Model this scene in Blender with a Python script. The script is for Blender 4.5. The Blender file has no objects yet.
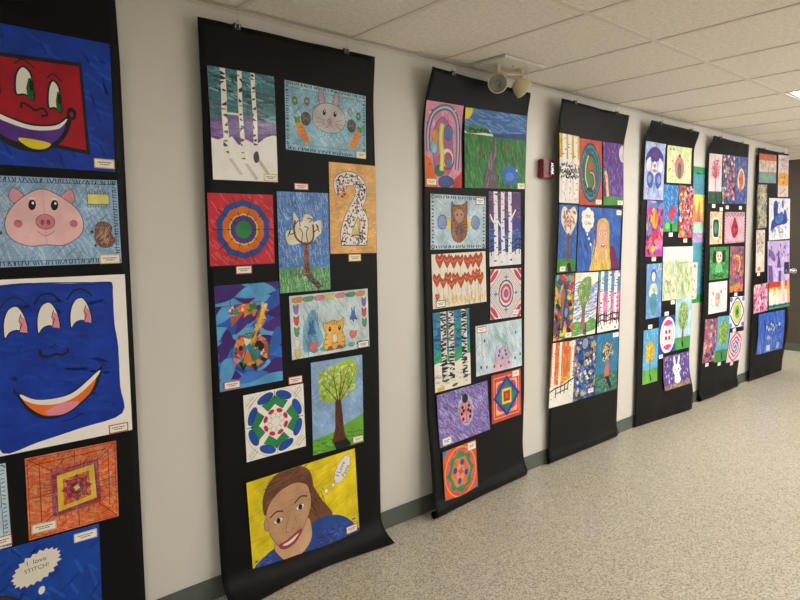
import bpy, bmesh, math, random
from mathutils import Vector, Matrix, noise
C = bpy.context.scene.collection
PI = math.pi

# ------------------------------------------------------------------ camera
def basis(yaw, pitch, roll):
    f = Vector((math.sin(yaw)*math.cos(pitch), math.cos(yaw)*math.cos(pitch), math.sin(pitch)))
    r = Vector((math.cos(yaw), -math.sin(yaw), 0)); u = r.cross(f)
    return f, r*math.cos(roll)+u*math.sin(roll), -r*math.sin(roll)+u*math.cos(roll)
cam = bpy.data.cameras.new('camera'); co = bpy.data.objects.new('camera', cam); C.objects.link(co)
f_, r_, u_ = basis(.710875925, -.102164478, -.0106313571)
m = Matrix((( r_.x, u_.x, -f_.x, 0), (r_.y, u_.y, -f_.y, -2.51140), (r_.z, u_.z, -f_.z, 1.60027), (0, 0, 0, 1)))
co.matrix_world = m
cam.sensor_fit = 'HORIZONTAL'; cam.sensor_width = 36; cam.lens = 611.84/800*36; cam.clip_start = .02
bpy.context.scene.camera = co

# ------------------------------------------------------------------ world, exposure
CEIL = 2.5776
w = bpy.data.worlds.new('world'); bpy.context.scene.world = w; w.use_nodes = True
w.node_tree.nodes['Background'].inputs[0].default_value = (.9, .93, 1, 1)
w.node_tree.nodes['Background'].inputs[1].default_value = .02
vs = bpy.context.scene.view_settings
vs.view_transform = 'Standard'; vs.look = 'None'; vs.gamma = 1; vs.exposure = 0; vs.use_curve_mapping = False
LAMP = 23                      # brightness of the ceiling troffer diffusers
ADDED_DAY = 42                        # watts per added lamp brightening the corridor through added, unseen windows
ADDED_WIN = [(4.6, 5.9), (6.2, 7.5), (7.8, 9.1)]  # openings of windows added to let extra light in
for i, (x0, x1) in enumerate(ADDED_WIN):
    ld = bpy.data.lights.new('added_daylight', 'AREA'); ld.shape = 'RECTANGLE'; ld.size = x1-x0; ld.size_y = 1.5; ld.energy = ADDED_DAY; ld.color = (1, .97, .93)  # added area lamp, lifts the ceiling and the right-hand banners
    lo = bpy.data.objects.new('added_daylight', ld); C.objects.link(lo); lo.location = ((x0+x1)/2, -4.47, 1.55); lo.rotation_euler = (math.pi/2, 0, 0)
TROFFERS = [(-1.177, 1), (2.483, 1), (6.143, 1), (4.923, 0), (8.583, 0)]   # left edge and row of each light panel; first, third, last are added unseen

# ------------------------------------------------------------------ helpers
def lin(h):
    h = h.lstrip('#'); out = []
    for i in (0, 2, 4):
        c = int(h[i:i+2], 16)/255
        out.append(c/12.92 if c <= .04045 else ((c+.055)/1.055)**2.4)
    return tuple(out)
def tag(o, label=None, cat=None, group=None, kind=None):
    if label: o['label'] = label
    if cat: o['category'] = cat
    if group: o['group'] = group
    if kind: o['kind'] = kind
    return o
def obj(name, bm, mats, parent=None, loc=(0, 0, 0), smooth=False):
    me = bpy.data.meshes.new(name)
    bmesh.ops.recalc_face_normals(bm, faces=bm.faces[:]) if smooth is not None else None
    bm.to_mesh(me); bm.free()
    for mm in (mats if isinstance(mats, (list, tuple)) else [mats]): me.materials.append(mm)
    if smooth:
        for p in me.polygons: p.use_smooth = True
    o = bpy.data.objects.new(name, me); C.objects.link(o)
    o.location = loc; o.parent = parent
    return o
def empty(name, loc, rz=0):
    o = bpy.data.objects.new(name, None); C.objects.link(o); o.location = loc; o.rotation_euler[2] = rz
    o.empty_display_size = .05
    return o
def box(bm, a, b, mi=0):
    vs_ = [bm.verts.new((x, y, z)) for x in (a[0], b[0]) for y in (a[1], b[1]) for z in (a[2], b[2])]
    for q in ((0,1,3,2),(4,6,7,5),(0,4,5,1),(2,3,7,6),(0,2,6,4),(1,5,7,3)):
        f = bm.faces.new([vs_[i] for i in q]); f.material_index = mi
def lathe(bm, prof, n=24, mat=Matrix(), mi=0, cap=True):
    rings = []
    for r, z in prof:
        rings.append([bm.verts.new(mat @ Vector((r*math.cos(2*PI*i/n), r*math.sin(2*PI*i/n), z))) for i in range(n)])
    for a, b in zip(rings, rings[1:]):
        for i in range(n):
            f = bm.faces.new((a[i], a[(i+1) % n], b[(i+1) % n], b[i])); f.material_index = mi
    if cap:
        bm.faces.new(rings[0]).material_index = mi; bm.faces.new(rings[-1]).material_index = mi
def tube(bm, pts, r, n=8, mi=0):
    pts = [Vector(p) for p in pts]; rings = []
    for i, p in enumerate(pts):
        d = (pts[min(i+1, len(pts)-1)]-pts[max(i-1, 0)]).normalized()
        a = d.cross(Vector((0, 0, 1)) if abs(d.z) < .9 else Vector((1, 0, 0))).normalized(); b = d.cross(a)
        rings.append([bm.verts.new(p+(a*math.cos(2*PI*k/n)+b*math.sin(2*PI*k/n))*r) for k in range(n)])
    for a, b in zip(rings, rings[1:]):
        for i in range(n):
            bm.faces.new((a[i], a[(i+1) % n], b[(i+1) % n], b[i])).material_index = mi
    bm.faces.new(rings[0]).material_index = mi; bm.faces.new(rings[-1]).material_index = mi

# ------------------------------------------------------------------ materials
def mat(name, col, rough=.5, metal=0, spec=.5, noise_amt=0, noise_scale=30, bump=0, bump_scale=200, emit=0, coat=0):
    mt = bpy.data.materials.new(name); mt.use_nodes = True; nt = mt.node_tree; N = nt.nodes; L = nt.links
    p = N['Principled BSDF']; c = lin(col)+(1,)
    p.inputs['Base Color'].default_value = c; p.inputs['Roughness'].default_value = rough
    p.inputs['Metallic'].default_value = metal; p.inputs['Specular IOR Level'].default_value = spec
    p.inputs['Coat Weight'].default_value = coat
    tc = N.new('ShaderNodeTexCoord')
    if noise_amt:
        n = N.new('ShaderNodeTexNoise'); n.inputs['Scale'].default_value = noise_scale; n.inputs['Detail'].default_value = 4
        L.new(tc.outputs['Object'], n.inputs['Vector'])
        mx = N.new('ShaderNodeMix'); mx.data_type = 'RGBA'
        mx.inputs[6].default_value = tuple(v*(1-noise_amt) for v in c[:3])+(1,)
        mx.inputs[7].default_value = tuple(min(1, v*(1+noise_amt)) for v in c[:3])+(1,)
        L.new(n.outputs['Fac'], mx.inputs[0]); L.new(mx.outputs[2], p.inputs['Base Color'])
    if bump:
        n2 = N.new('ShaderNodeTexNoise'); n2.inputs['Scale'].default_value = bump_scale; n2.inputs['Detail'].default_value = 2
        L.new(tc.outputs['Object'], n2.inputs['Vector'])
        b = N.new('ShaderNodeBump'); b.inputs['Strength'].default_value = bump; b.inputs['Distance'].default_value = .002
        L.new(n2.outputs['Fac'], b.inputs['Height']); L.new(b.outputs['Normal'], p.inputs['Normal'])
    if emit:
        p.inputs['Emission Color'].default_value = c; p.inputs['Emission Strength'].default_value = emit
    return mt
M_wall = mat('painted_wall', '#d3d0ca', .36, noise_amt=.03, noise_scale=3, bump=.35, bump_scale=130)
M_end = mat('taupe_wall', '#4c443d', .5, noise_amt=.04, bump=.2, bump_scale=120)
M_base = mat('vinyl_baseboard', '#535b55', .45, noise_amt=.05)
M_grid = mat('ceiling_grid_metal', '#ddd7cc', .45)
M_angle = mat('wall_angle_metal', '#c9c2b6', .45)
M_black = mat('black_kraft_paper', '#0f0e10', .52, spec=.16, noise_amt=.12, noise_scale=9, bump=.15, bump_scale=60)
M_clip = mat('black_clip_steel', '#0b0b0c', .3)
M_chrome = mat('bright_steel', '#d8d8d8', .18, metal=1)
M_white = mat('white_enamel', '#dedad2', .4)
M_ivory = mat('ivory_plastic', '#d8cda8', .4)
M_red = mat('red_alarm_plastic', '#7d1220', .35)
M_redled = mat('red_indicator', '#b01818', .3)
M_lens = mat('reflector_glass', '#dfe6ea', .12, metal=.85, bump=.5, bump_scale=90)
M_bulb = mat('bulb_glass', '#f2f2ee', .1)
M_troff = mat('troffer_frame_enamel', '#d8d2c6', .4)
M_diff = mat('troffer_diffuser', '#fff9f0', .5, emit=LAMP)

def floor_mat():
    mt = bpy.data.materials.new('speckled_terrazzo_vinyl'); mt.use_nodes = True; nt = mt.node_tree; N = nt.nodes; L = nt.links
    p = N['Principled BSDF']; tc = N.new('ShaderNodeTexCoord')
    def vor(scale, ramp):
        v = N.new('ShaderNodeTexVoronoi'); v.inputs['Scale'].default_value = scale; L.new(tc.outputs['Object'], v.inputs['Vector'])
        s = N.new('ShaderNodeSeparateColor'); L.new(v.outputs['Color'], s.inputs[0])
        r = N.new('ShaderNodeValToRGB'); r.color_ramp.interpolation = 'CONSTANT'
        e = r.color_ramp.elements; e[0].position = 0; e[0].color = lin(ramp[0][1])+(1,); e[1].position = ramp[1][0]; e[1].color = lin(ramp[1][1])+(1,)
        for pos, c in ramp[2:]:
            x = e.new(pos); x.color = lin(c)+(1,)
        L.new(s.outputs[0], r.inputs[0]); return r.outputs[0]
    a = vor(165, [(0, '#c0b9a6'), (.26, '#a69f8c'), (.46, '#847d6f'), (.58, '#cbc5b3'), (.80, '#5f5b51'), (.87, '#dcd6c6')])
    b = vor(330, [(0, '#bcb5a2'), (.3, '#a19a88'), (.6, '#ccc5b4'), (.85, '#6b675e')])
    mx = N.new('ShaderNodeMix'); mx.data_type = 'RGBA'; mx.inputs[0].default_value = .3
    L.new(a, mx.inputs[6]); L.new(b, mx.inputs[7])
    n = N.new('ShaderNodeTexNoise'); n.inputs['Scale'].default_value = 1.4; n.inputs['Detail'].default_value = 3
    L.new(tc.outputs['Object'], n.inputs['Vector'])
    mr = N.new('ShaderNodeMapRange'); mr.inputs[3].default_value = .93; mr.inputs[4].default_value = 1.05
    L.new(n.outputs['Fac'], mr.inputs[0])
    m2 = N.new('ShaderNodeMix'); m2.data_type = 'RGBA'; m2.blend_type = 'MULTIPLY'; m2.inputs[0].default_value = 1
    L.new(mx.outputs[2], m2.inputs[6]); L.new(mr.outputs[0], m2.inputs[7]); L.new(m2.outputs[2], p.inputs['Base Color'])
    mr2 = N.new('ShaderNodeMapRange'); mr2.inputs[3].default_value = .26; mr2.inputs[4].default_value = .38
    L.new(n.outputs['Fac'], mr2.inputs[0]); L.new(mr2.outputs[0], p.inputs['Roughness'])
    n2 = N.new('ShaderNodeTexNoise'); n2.inputs['Scale'].default_value = 7
    L.new(tc.outputs['Object'], n2.inputs['Vector'])
    bp = N.new('ShaderNodeBump'); bp.inputs['Strength'].default_value = .25; bp.inputs['Distance'].default_value = .004
    L.new(n2.outputs['Fac'], bp.inputs['Height']); L.new(bp.outputs['Normal'], p.inputs['Normal'])
    return mt
def ceil_mat():
    mt = bpy.data.materials.new('acoustic_tile'); mt.use_nodes = True; nt = mt.node_tree; N = nt.nodes; L = nt.links
    p = N['Principled BSDF']; p.inputs['Roughness'].default_value = .85; tc = N.new('ShaderNodeTexCoord')
    v = N.new('ShaderNodeTexVoronoi'); v.inputs['Scale'].default_value = 95; L.new(tc.outputs['Object'], v.inputs['Vector'])
    r = N.new('ShaderNodeValToRGB'); e = r.color_ramp.elements
    e[0].position = .10; e[0].color = lin('#bdb6a8')+(1,); e[1].position = .24; e[1].color = lin('#efe9de')+(1,)
    L.new(v.outputs['Distance'], r.inputs[0])
    n = N.new('ShaderNodeTexNoise'); n.inputs['Scale'].default_value = 45; n.inputs['Detail'].default_value = 5
    L.new(tc.outputs['Object'], n.inputs['Vector'])
    mr = N.new('ShaderNodeMapRange'); mr.inputs[1].default_value = .3; mr.inputs[2].default_value = .7
    mr.inputs[3].default_value = .9; mr.inputs[4].default_value = 1.06
    L.new(n.outputs['Fac'], mr.inputs[0])
    m2 = N.new('ShaderNodeMix'); m2.data_type = 'RGBA'; m2.blend_type = 'MULTIPLY'; m2.inputs[0].default_value = 1
    L.new(r.outputs[0], m2.inputs[6]); L.new(mr.outputs[0], m2.inputs[7]); L.new(m2.outputs[2], p.inputs['Base Color'])
    return mt
M_floor = floor_mat(); M_ceil = ceil_mat()

def art_mat(name, rough, streak, coat=0, bumps=.1):
    """Pigment colour comes from the drawn shapes; crayon / marker streaks from stretched noise."""
    mt = bpy.data.materials.new(name); mt.use_nodes = True; nt = mt.node_tree; N = nt.nodes; L = nt.links
    p = N['Principled BSDF']; p.inputs['Roughness'].default_value = rough; p.inputs['Coat Weight'].default_value = coat
    p.inputs['Coat Roughness'].default_value = .16; p.inputs['Specular IOR Level'].default_value = .3
    at = N.new('ShaderNodeAttribute'); at.attribute_name = 'Col'; tc = N.new('ShaderNodeTexCoord')
    oi = N.new('ShaderNodeObjectInfo')
    def stretched(rot, sc):
        mp = N.new('ShaderNodeMapping'); mp.inputs['Rotation'].default_value = (0, rot, 0); mp.inputs['Scale'].default_value = sc
        L.new(tc.outputs['Object'], mp.inputs[0]); L.new(oi.outputs['Random'], mp.inputs['Location'])
        n = N.new('ShaderNodeTexNoise'); n.inputs['Scale'].default_value = 1; n.inputs['Detail'].default_value = 3
        L.new(mp.outputs[0], n.inputs['Vector']); return n.outputs['Fac']
    a = stretched(.75, (210, 10, 26)); b = stretched(-.6, (24, 10, 190)); c = stretched(.1, (14, 9, 11))
    ad = N.new('ShaderNodeMath'); ad.operation = 'MAXIMUM'; L.new(a, ad.inputs[0]); L.new(b, ad.inputs[1])
    mr = N.new('ShaderNodeMapRange'); mr.inputs[1].default_value = .5; mr.inputs[2].default_value = .78
    mr.inputs[3].default_value = 0; mr.inputs[4].default_value = streak; L.new(ad.outputs[0], mr.inputs[0])
    mu = N.new('ShaderNodeMath'); mu.operation = 'MULTIPLY'; L.new(mr.outputs[0], mu.inputs[0]); L.new(at.outputs['Alpha'], mu.inputs[1])
    mx = N.new('ShaderNodeMix'); mx.data_type = 'RGBA'; mx.inputs[7].default_value = (.82, .8, .76, 1)
    L.new(mu.outputs[0], mx.inputs[0]); L.new(at.outputs['Color'], mx.inputs[6])
    mr2 = N.new('ShaderNodeMapRange'); mr2.inputs[1].default_value = .3; mr2.inputs[2].default_value = .7
    mr2.inputs[3].default_value = .74; mr2.inputs[4].default_value = 1.12; L.new(c, mr2.inputs[0])
    m2 = N.new('ShaderNodeMix'); m2.data_type = 'RGBA'; m2.blend_type = 'MULTIPLY'
    L.new(at.outputs['Alpha'], m2.inputs[0]); L.new(mx.outputs[2], m2.inputs[6]); L.new(mr2.outputs[0], m2.inputs[7])
    L.new(m2.outputs[2], p.inputs['Base Color'])
    n = N.new('ShaderNodeTexNoise'); n.inputs['Scale'].default_value = 25; L.new(tc.outputs['Object'], n.inputs['Vector'])
    bp = N.new('ShaderNodeBump'); bp.inputs['Strength'].default_value = bumps; bp.inputs['Distance'].default_value = .004
    L.new(n.outputs['Fac'], bp.inputs['Height']); L.new(bp.outputs['Normal'], p.inputs['Normal'])
    return mt
M_crayon = art_mat('crayon_on_paper', .55, .3)
M_marker = art_mat('marker_on_paper', .5, .0)
M_gloss = art_mat('glossy_tempera_paint', .38, .12, coat=.32, bumps=.5)
M_card = art_mat('printed_card', .6, 0)

# ------------------------------------------------------------------ the corridor
XL, XE, XC, YB = -3.0, 9.45, 8.07, -4.29       # left end, far end wall, wall corner, opposite wall
def struct(name, bm, mm): return tag(obj(name, bm, mm), kind='structure')
bm = bmesh.new(); box(bm, (XL-.1, YB-.1, -.06), (7.505, .1, 0)); box(bm, (7.512, YB-.1, -.06), (XE+.1, 2.6, 0)); box(bm, (7.5, YB-.1, -.06), (7.52, .1, -.003))
struct('floor', bm, M_floor)
bm = bmesh.new(); box(bm, (XL, 0, 0), (XC, .12, CEIL+.1)); struct('wall_back', bm, M_wall)
bm = bmesh.new(); box(bm, (XL, YB-.12, 0), (XE, YB, .8)); box(bm, (XL, YB-.12, 2.3), (XE, YB, CEIL+.1)); xs = [XL]+[v for q in ADDED_WIN for v in q]+[XE]
for i in range(0, len(xs), 2): box(bm, (xs[i], YB-.12, .8), (xs[i+1], YB, 2.3))
struct('wall_front', bm, M_wall)
def pane_mat():
    mt = bpy.data.materials.new('added_window_glass'); mt.use_nodes = True; nt = mt.node_tree; N = nt.nodes; L = nt.links
    t = N.new('ShaderNodeBsdfTransparent'); g = N.new('ShaderNodeBsdfGlossy'); g.inputs['Roughness'].default_value = .02; mx = N.new('ShaderNodeMixShader'); mx.inputs[0].default_value = .08
    L.new(t.outputs[0], mx.inputs[1]); L.new(g.outputs[0], mx.inputs[2]); L.new(mx.outputs[0], N['Material Output'].inputs[0]); return mt
M_pane = pane_mat()  # clear glass for the added windows
for i, (x0, x1) in enumerate(ADDED_WIN):
    bm = bmesh.new(); e = .04
    for a_, b_ in (((x0, 0, .8), (x1, 0, .84)), ((x0, 0, 2.26), (x1, 0, 2.3)), ((x0, 0, .84), (x0+e, 0, 2.26)), ((x1-e, 0, .84), (x1, 0, 2.26)), (((x0+x1)/2-.02, 0, .84), ((x0+x1)/2+.02, 0, 2.26))): box(bm, (a_[0], YB-.09, a_[2]), (b_[0], YB-.03, b_[2]))
    wf = struct('added_window_%d' % (i+1), bm, M_white)  # frame of an added opening, out of view, for the extra light
    bm = bmesh.new(); box(bm, (x0+e, YB-.062, .84), (x1-e, YB-.058, 2.26)); obj('pane', bm, M_pane, wf)
bm = bmesh.new(); box(bm, (XL-.12, YB-.12, 0), (XL, .12, CEIL+.1)); struct('wall_left', bm, M_wall)
bm = bmesh.new(); box(bm, (XE, YB-.12, 0), (XE+.12, 2.62, CEIL+.1)); struct('wall_right', bm, M_end)
bm = bmesh.new(); box(bm, (XC-.12, .12, 0), (XC, 2.5, CEIL+.1)); struct('wall_side', bm, M_wall)
bm = bmesh.new(); box(bm, (XC-.12, 2.5, 0), (XE+.12, 2.62, CEIL+.1)); struct('wall_passage', bm, M_wall)
def basebd(name, a, b):
    bm = bmesh.new(); box(bm, a, b)
    bmesh.ops.bevel(bm, geom=[e for e in bm.edges if all(v.co.z > .09 for v in e.verts)], offset=.003, segments=2, affect='EDGES')
    struct(name, bm, M_base)
basebd('baseboard_back', (XL, -.007, 0), (XC+.007, 0, .103)); basebd('baseboard_front', (XL, YB, 0), (XE, YB+.007, .103))
basebd('baseboard_right', (XE-.007, YB, 0), (XE, 2.5, .103)); basebd('baseboard_side', (XC, 0, 0), (XC+.007, 2.5, .103))
basebd('baseboard_left', (XL, YB, 0), (XL+.007, 0, .103))
# ceiling: tiles with openings for the troffers
TX = [1.2631+.61*i for i in range(-7, 14)]; TY = [YB, -3.365, -2.146, -.927, 0]
bm = bmesh.new()
lit = lambda x, y: any(abs(x-t) < .1 and y == (-2.146, -3.365)[k] for t, k in TROFFERS)
for x in TX:
    for y0, y1 in zip(TY, TY[1:]):
        if lit(x, y0): continue
        if x < XE: box(bm, (x, y0, CEIL), (min(x+.61, XE), y1, CEIL+.015))
for x in TX:
    for y0, y1 in ((0, 1.22), (1.22, 2.5)):
        if XC-.2 < x+.61 and x < XE:
            if y0 > 1 and abs(x-8.583) < .1: continue
            box(bm, (max(x, XC-.12), y0, CEIL), (min(x+.61, XE), y1, CEIL+.015))
struct('ceiling', bm, M_ceil)
bm = bmesh.new(); t = .012
for x in TX:
    box(bm, (x-t, YB, CEIL-.004), (x+t, 2.5 if x > XC else 0, CEIL+.0005))
for y in TY[1:4]: box(bm, (XL, y-t, CEIL-.0046), (XE, y+t, CEIL))
box(bm, (XC, -t, CEIL-.0046), (XE, t, CEIL)); box(bm, (XC, 1.22-t, CEIL-.0046), (XE, 1.22+t, CEIL))
struct('trim_1', bm, M_grid)
bm = bmesh.new(); box(bm, (XL, -.0015, CEIL-.022), (XC, 0, CEIL-.005)); box(bm, (XL, -.022, CEIL-.0075), (XC, 0, CEIL-.005))
struct('trim_2', bm, M_angle)
def troffer(x0, y0, where):
    r = empty('ceiling_light', (x0+.305, y0+.61, CEIL))
    tag(r, 'recessed rectangular ceiling light panel ' + where, 'ceiling light')
    bm = bmesh.new()
    for a, b in (((-.293, -.598, 0), (-.268, .598, .06)), ((.268, -.598, 0), (.293, .598, .06)), ((-.268, -.598, 0), (.268, -.573, .06)), ((-.268, .573, 0), (.268, .598, .06))): box(bm, a, b)
    obj('frame', bm, M_troff, r)
    bm = bmesh.new(); box(bm, (-.268, -.573, .008), (.268, .573, .012)); obj('diffuser', bm, M_diff, r)
for (x, k), wh in zip(TROFFERS, ('added over the near end of the corridor behind the camera', 'overhead to the right of the camera', 'added over the camera side farther along the corridor', 'at the right edge of the photo beyond the emergency light', 'added over the far end of the corridor')):
    troffer(x, (-2.146, -3.365)[k], wh)
troffer(8.583, 1.25, 'over the side passage round the corner')

# ------------------------------------------------------------------ black paper banners
PAN = {
1:(-.17,.745,[(2.5,.06),(2.28,.08),(1.6,.07),(.8,.05),(.12,.04),(0,.04)],[(2.5,.06),(2.28,.085),(1.6,.07),(1.18,.06),(.5,.04),(.12,.03),(0,.03)]),
2:(1.065,1.965,[(2.5,.045),(2.1,.05),(1.5,.035),(.6,.03),(.2,.04),(.03,.05)],[(2.5,.06),(2.28,.04),(1.8,.05),(.8,.055),(.12,.05)]),
3:(2.31,3.21,[(2.5,.12),(2.34,.05),(2.19,.025),(1.5,.025),(1.1,.035),(.6,.05),(.3,.085),(.1,.10)],[(2.5,.065),(2.35,.035),(1.9,.025),(1.,.03),(.57,.035),(.2,.025),(.09,.04)]),
4:(3.49,4.39,[(2.48,.10),(2.38,.075),(2.1,.085),(1.8,.085),(1.4,.075),(1.1,.06),(.8,.045),(.4,.035),(.08,.03)],[(2.48,.075),(2.29,.035),(1.8,.045),(1.3,.04),(1.,.04),(.4,.04),(.1,.035)]),
5:(4.70,5.595,[(2.47,.095),(2.37,.035),(2.1,.025),(1.6,.02),(.8,.02),(.1,.025)],[(2.49,.085),(2.37,.03),(2.1,.035),(1.4,.05),(1.,.06),(.8,.065),(.5,.055),(.35,.065),(.17,.11),(.1,.10)]),
6:(5.89,6.78,[(2.47,.08),(2.4,.03),(2.2,.025),(1.6,.035),(.9,.045),(.5,.035),(.1,.03)],[(2.5,.05),(1.97,.055),(1.6,.06),(.8,.08),(.6,.085),(.17,.04),(.05,.04)]),
7:(7.09,7.97,[(2.47,.03),(2.1,.035),(1.6,.04),(.8,.055),(.35,.05),(.05,.05)],[(2.5,.04),(2.,.05),(1.5,.07),(.95,.10),(.53,.13),(.3,.11),(.05,.08)]),
}
TAIL = {  # (outward offset, height) of the sheet below z = .13
1:[(0,.08),(.002,.04),(.006,.006)], 2:[(.004,.10),(.02,.065),(.05,.035),(.085,.015),(.10,.008),(.085,.003),(.03,.003)],
3:[(.004,.10),(.014,.075),(.026,.045),(.022,.018),(.008,.004),(-.01,.01),(-.016,.026),(-.008,.04)],
4:[(.003,.09),(.009,.065),(.016,.04),(.014,.018),(.004,.004),(-.008,.010),(-.012,.024),(-.006,.034)],
5:[(.002,.07),(.0,.03),(-.004,.004)], 6:[(.006,.09),(.02,.06),(.024,.03),(.012,.006),(-.006,.01),(-.012,.028)], 7:[(0,.08),(-.002,.04),(-.004,.004)]}
def interp(z, L):
    if z >= L[0][0]: return L[0][1]
    for (z0, d0), (z1, d1) in zip(L, L[1:]):
        if z >= z1: return d1+(d0-d1)*(z-z1)/(z0-z1)
    return L[-1][1]
def sm(z, L): return sum(interp(z+k*.012, L) for k in range(-5, 6))/11
def dep(pan, u, z):
    X0, X1, L, R = PAN[pan]; t = u/(X1-X0)
    return sm(z, L)*(1-t)+sm(z, R)*t
WHERE = {1: 'cut off by the left edge of the photo', 2: 'behind the yellow portrait, its foot curling onto the floor', 3: 'behind the ladybug and road landscape, under the emergency light',
 4: 'behind the blonde portrait, next to the red fire alarm', 5: 'just left of the teal paper poster', 6: 'just right of the teal paper poster', 7: 'nearest the dark taupe end wall'}
for k, (X0, X1, L, R) in PAN.items():
    bm = bmesh.new(); rows = []; nu = 28; W = X1-X0; ztop = 2.492
    zs = [ztop-(ztop-.13)*i/90 for i in range(91)]
    for z in zs: rows.append([(z, 0)]*0 or [(W*i/nu, dep(k, W*i/nu, z), z) for i in range(nu+1)])
    tail = TAIL[k]; pts = [(0, .13)]+tail
    dn = []                                       # Catmull-Rom through the tail
    for i in range(len(pts)-1):
        p0, p1, p2, p3 = pts[max(i-1, 0)], pts[i], pts[i+1], pts[min(i+2, len(pts)-1)]
        for s in (.25, .5, .75, 1):
            dn.append(tuple(.5*(2*p1[j]+(p2[j]-p0[j])*s+(2*p0[j]-5*p1[j]+4*p2[j]-p3[j])*s*s+(3*p1[j]-p0[j]-3*p2[j]+p3[j])*s**3) for j in (0, 1)))
    for o_, z in dn: rows.append([(W*i/nu, max(.012, dep(k, W*i/nu, .13)+o_*(1+.25*math.sin(5*i/nu+k))), max(.002, z)) for i in range(nu+1)])
    V = []
    for ri, row in enumerate(rows):
        vr = []
        for u, d, z in row:
            t = max(0, (z-2.36)/.13); lo = max(0, (.30-z)/.3)
            d -= .010*min(1, (t+lo*.6))*noise.noise((u*5+k*7, z*4, k)) + .006*t*math.sin(u/W*PI)
            vr.append(bm.verts.new((u, -max(d, .011), z)))
        V.append(vr)
    for a, b in zip(V, V[1:]):
        for i in range(nu): bm.faces.new((a[i], b[i], b[i+1], a[i+1]))
    o = obj('paper_banner', bm, M_black, loc=(X0, 0, 0), smooth=True)
    md = o.modifiers.new('thickness', 'SOLIDIFY'); md.thickness = .0007; md.offset = 0
    tag(o, 'long black paper banner ' + WHERE[k], 'paper banner', 'black paper banners hung along the wall')

# binder clips and the ceiling wires that carry the banners
def make_clip():
    r = empty('binder_clip', (0, 0, 0))
    bm = bmesh.new()
    pr = [(-.007, .010), (.007, .010), (.0035, -.012), (.0015, -.012), (.0045, .0075), (-.0045, .0075), (-.0015, -.012), (-.0035, -.012)]
    A = [bm.verts.new((-.016, y, z)) for y, z in pr]; B = [bm.verts.new((.016, y, z)) for y, z in pr]
    for i in range(8): bm.faces.new((A[i], A[(i+1) % 8], B[(i+1) % 8], B[i]))
    bm.faces.new(A[:]); bm.faces.new(B[::-1])
    obj('clip_body', bm, M_clip, r)
    for s in (1, -1):
        bm = bmesh.new(); tube(bm, [(-.009, -s*.004, -.010), (-.010, -s*.008, -.002), (-.004, -s*.014, .020), (.004, -s*.014, .020), (.010, -s*.008, -.002), (.009, -s*.004, -.010)], .0016, 6)
        obj('handle', bm, M_chrome, r, smooth=True)
    bm = bmesh.new(); 
    return r
clip0 = make_clip(); first = True
def copy_tree(o, parent=None):
    c = o.copy(); C.objects.link(c); c.parent = parent
    for ch in list(o.children): copy_tree(ch, c)
    return c
order = ['left-edge banner', 'banner with the yellow portrait', 'banner with the ladybug drawings', 'banner beside the fire alarm', 'banner left of the teal poster', 'banner right of the teal poster', 'banner nearest the taupe wall']
bm = bmesh.new(); tube(bm, [(.0, .0, CEIL-.006), (0, 0, CEIL-.02), (.002, 0, CEIL-.05), (0, 0, 2.502), (.004, .002, 2.498), (.004, .004, 2.505)], .0011, 6)
hook0 = obj('ceiling_hook', bm, M_chrome, smooth=True)
for k in PAN:
    X0, X1 = PAN[k][:2]
    for j, t in enumerate((.19, .81)):
        if k == 1 and j == 0: continue
        u = (X1-X0)*t; d = dep(k, u, 2.49)-.006*math.sin(t*PI)
        c = clip0 if first else copy_tree(clip0)
        h = hook0 if first else hook0.copy()
        if not first: C.objects.link(h)
        first = False
        c.location = (X0+u, -d, 2.488); h.location = (X0+u, -d-.008, 0)
        side = ('left', 'right')[j]
        tag(c, 'black binder clip on the top %s of the %s' % (side, order[k-1]), 'binder clip', 'binder clips on the banners')
        tag(h, 'thin wire ceiling hook above the %s clip of the %s' % (side, order[k-1]), 'hook', 'ceiling wire hooks')

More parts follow.
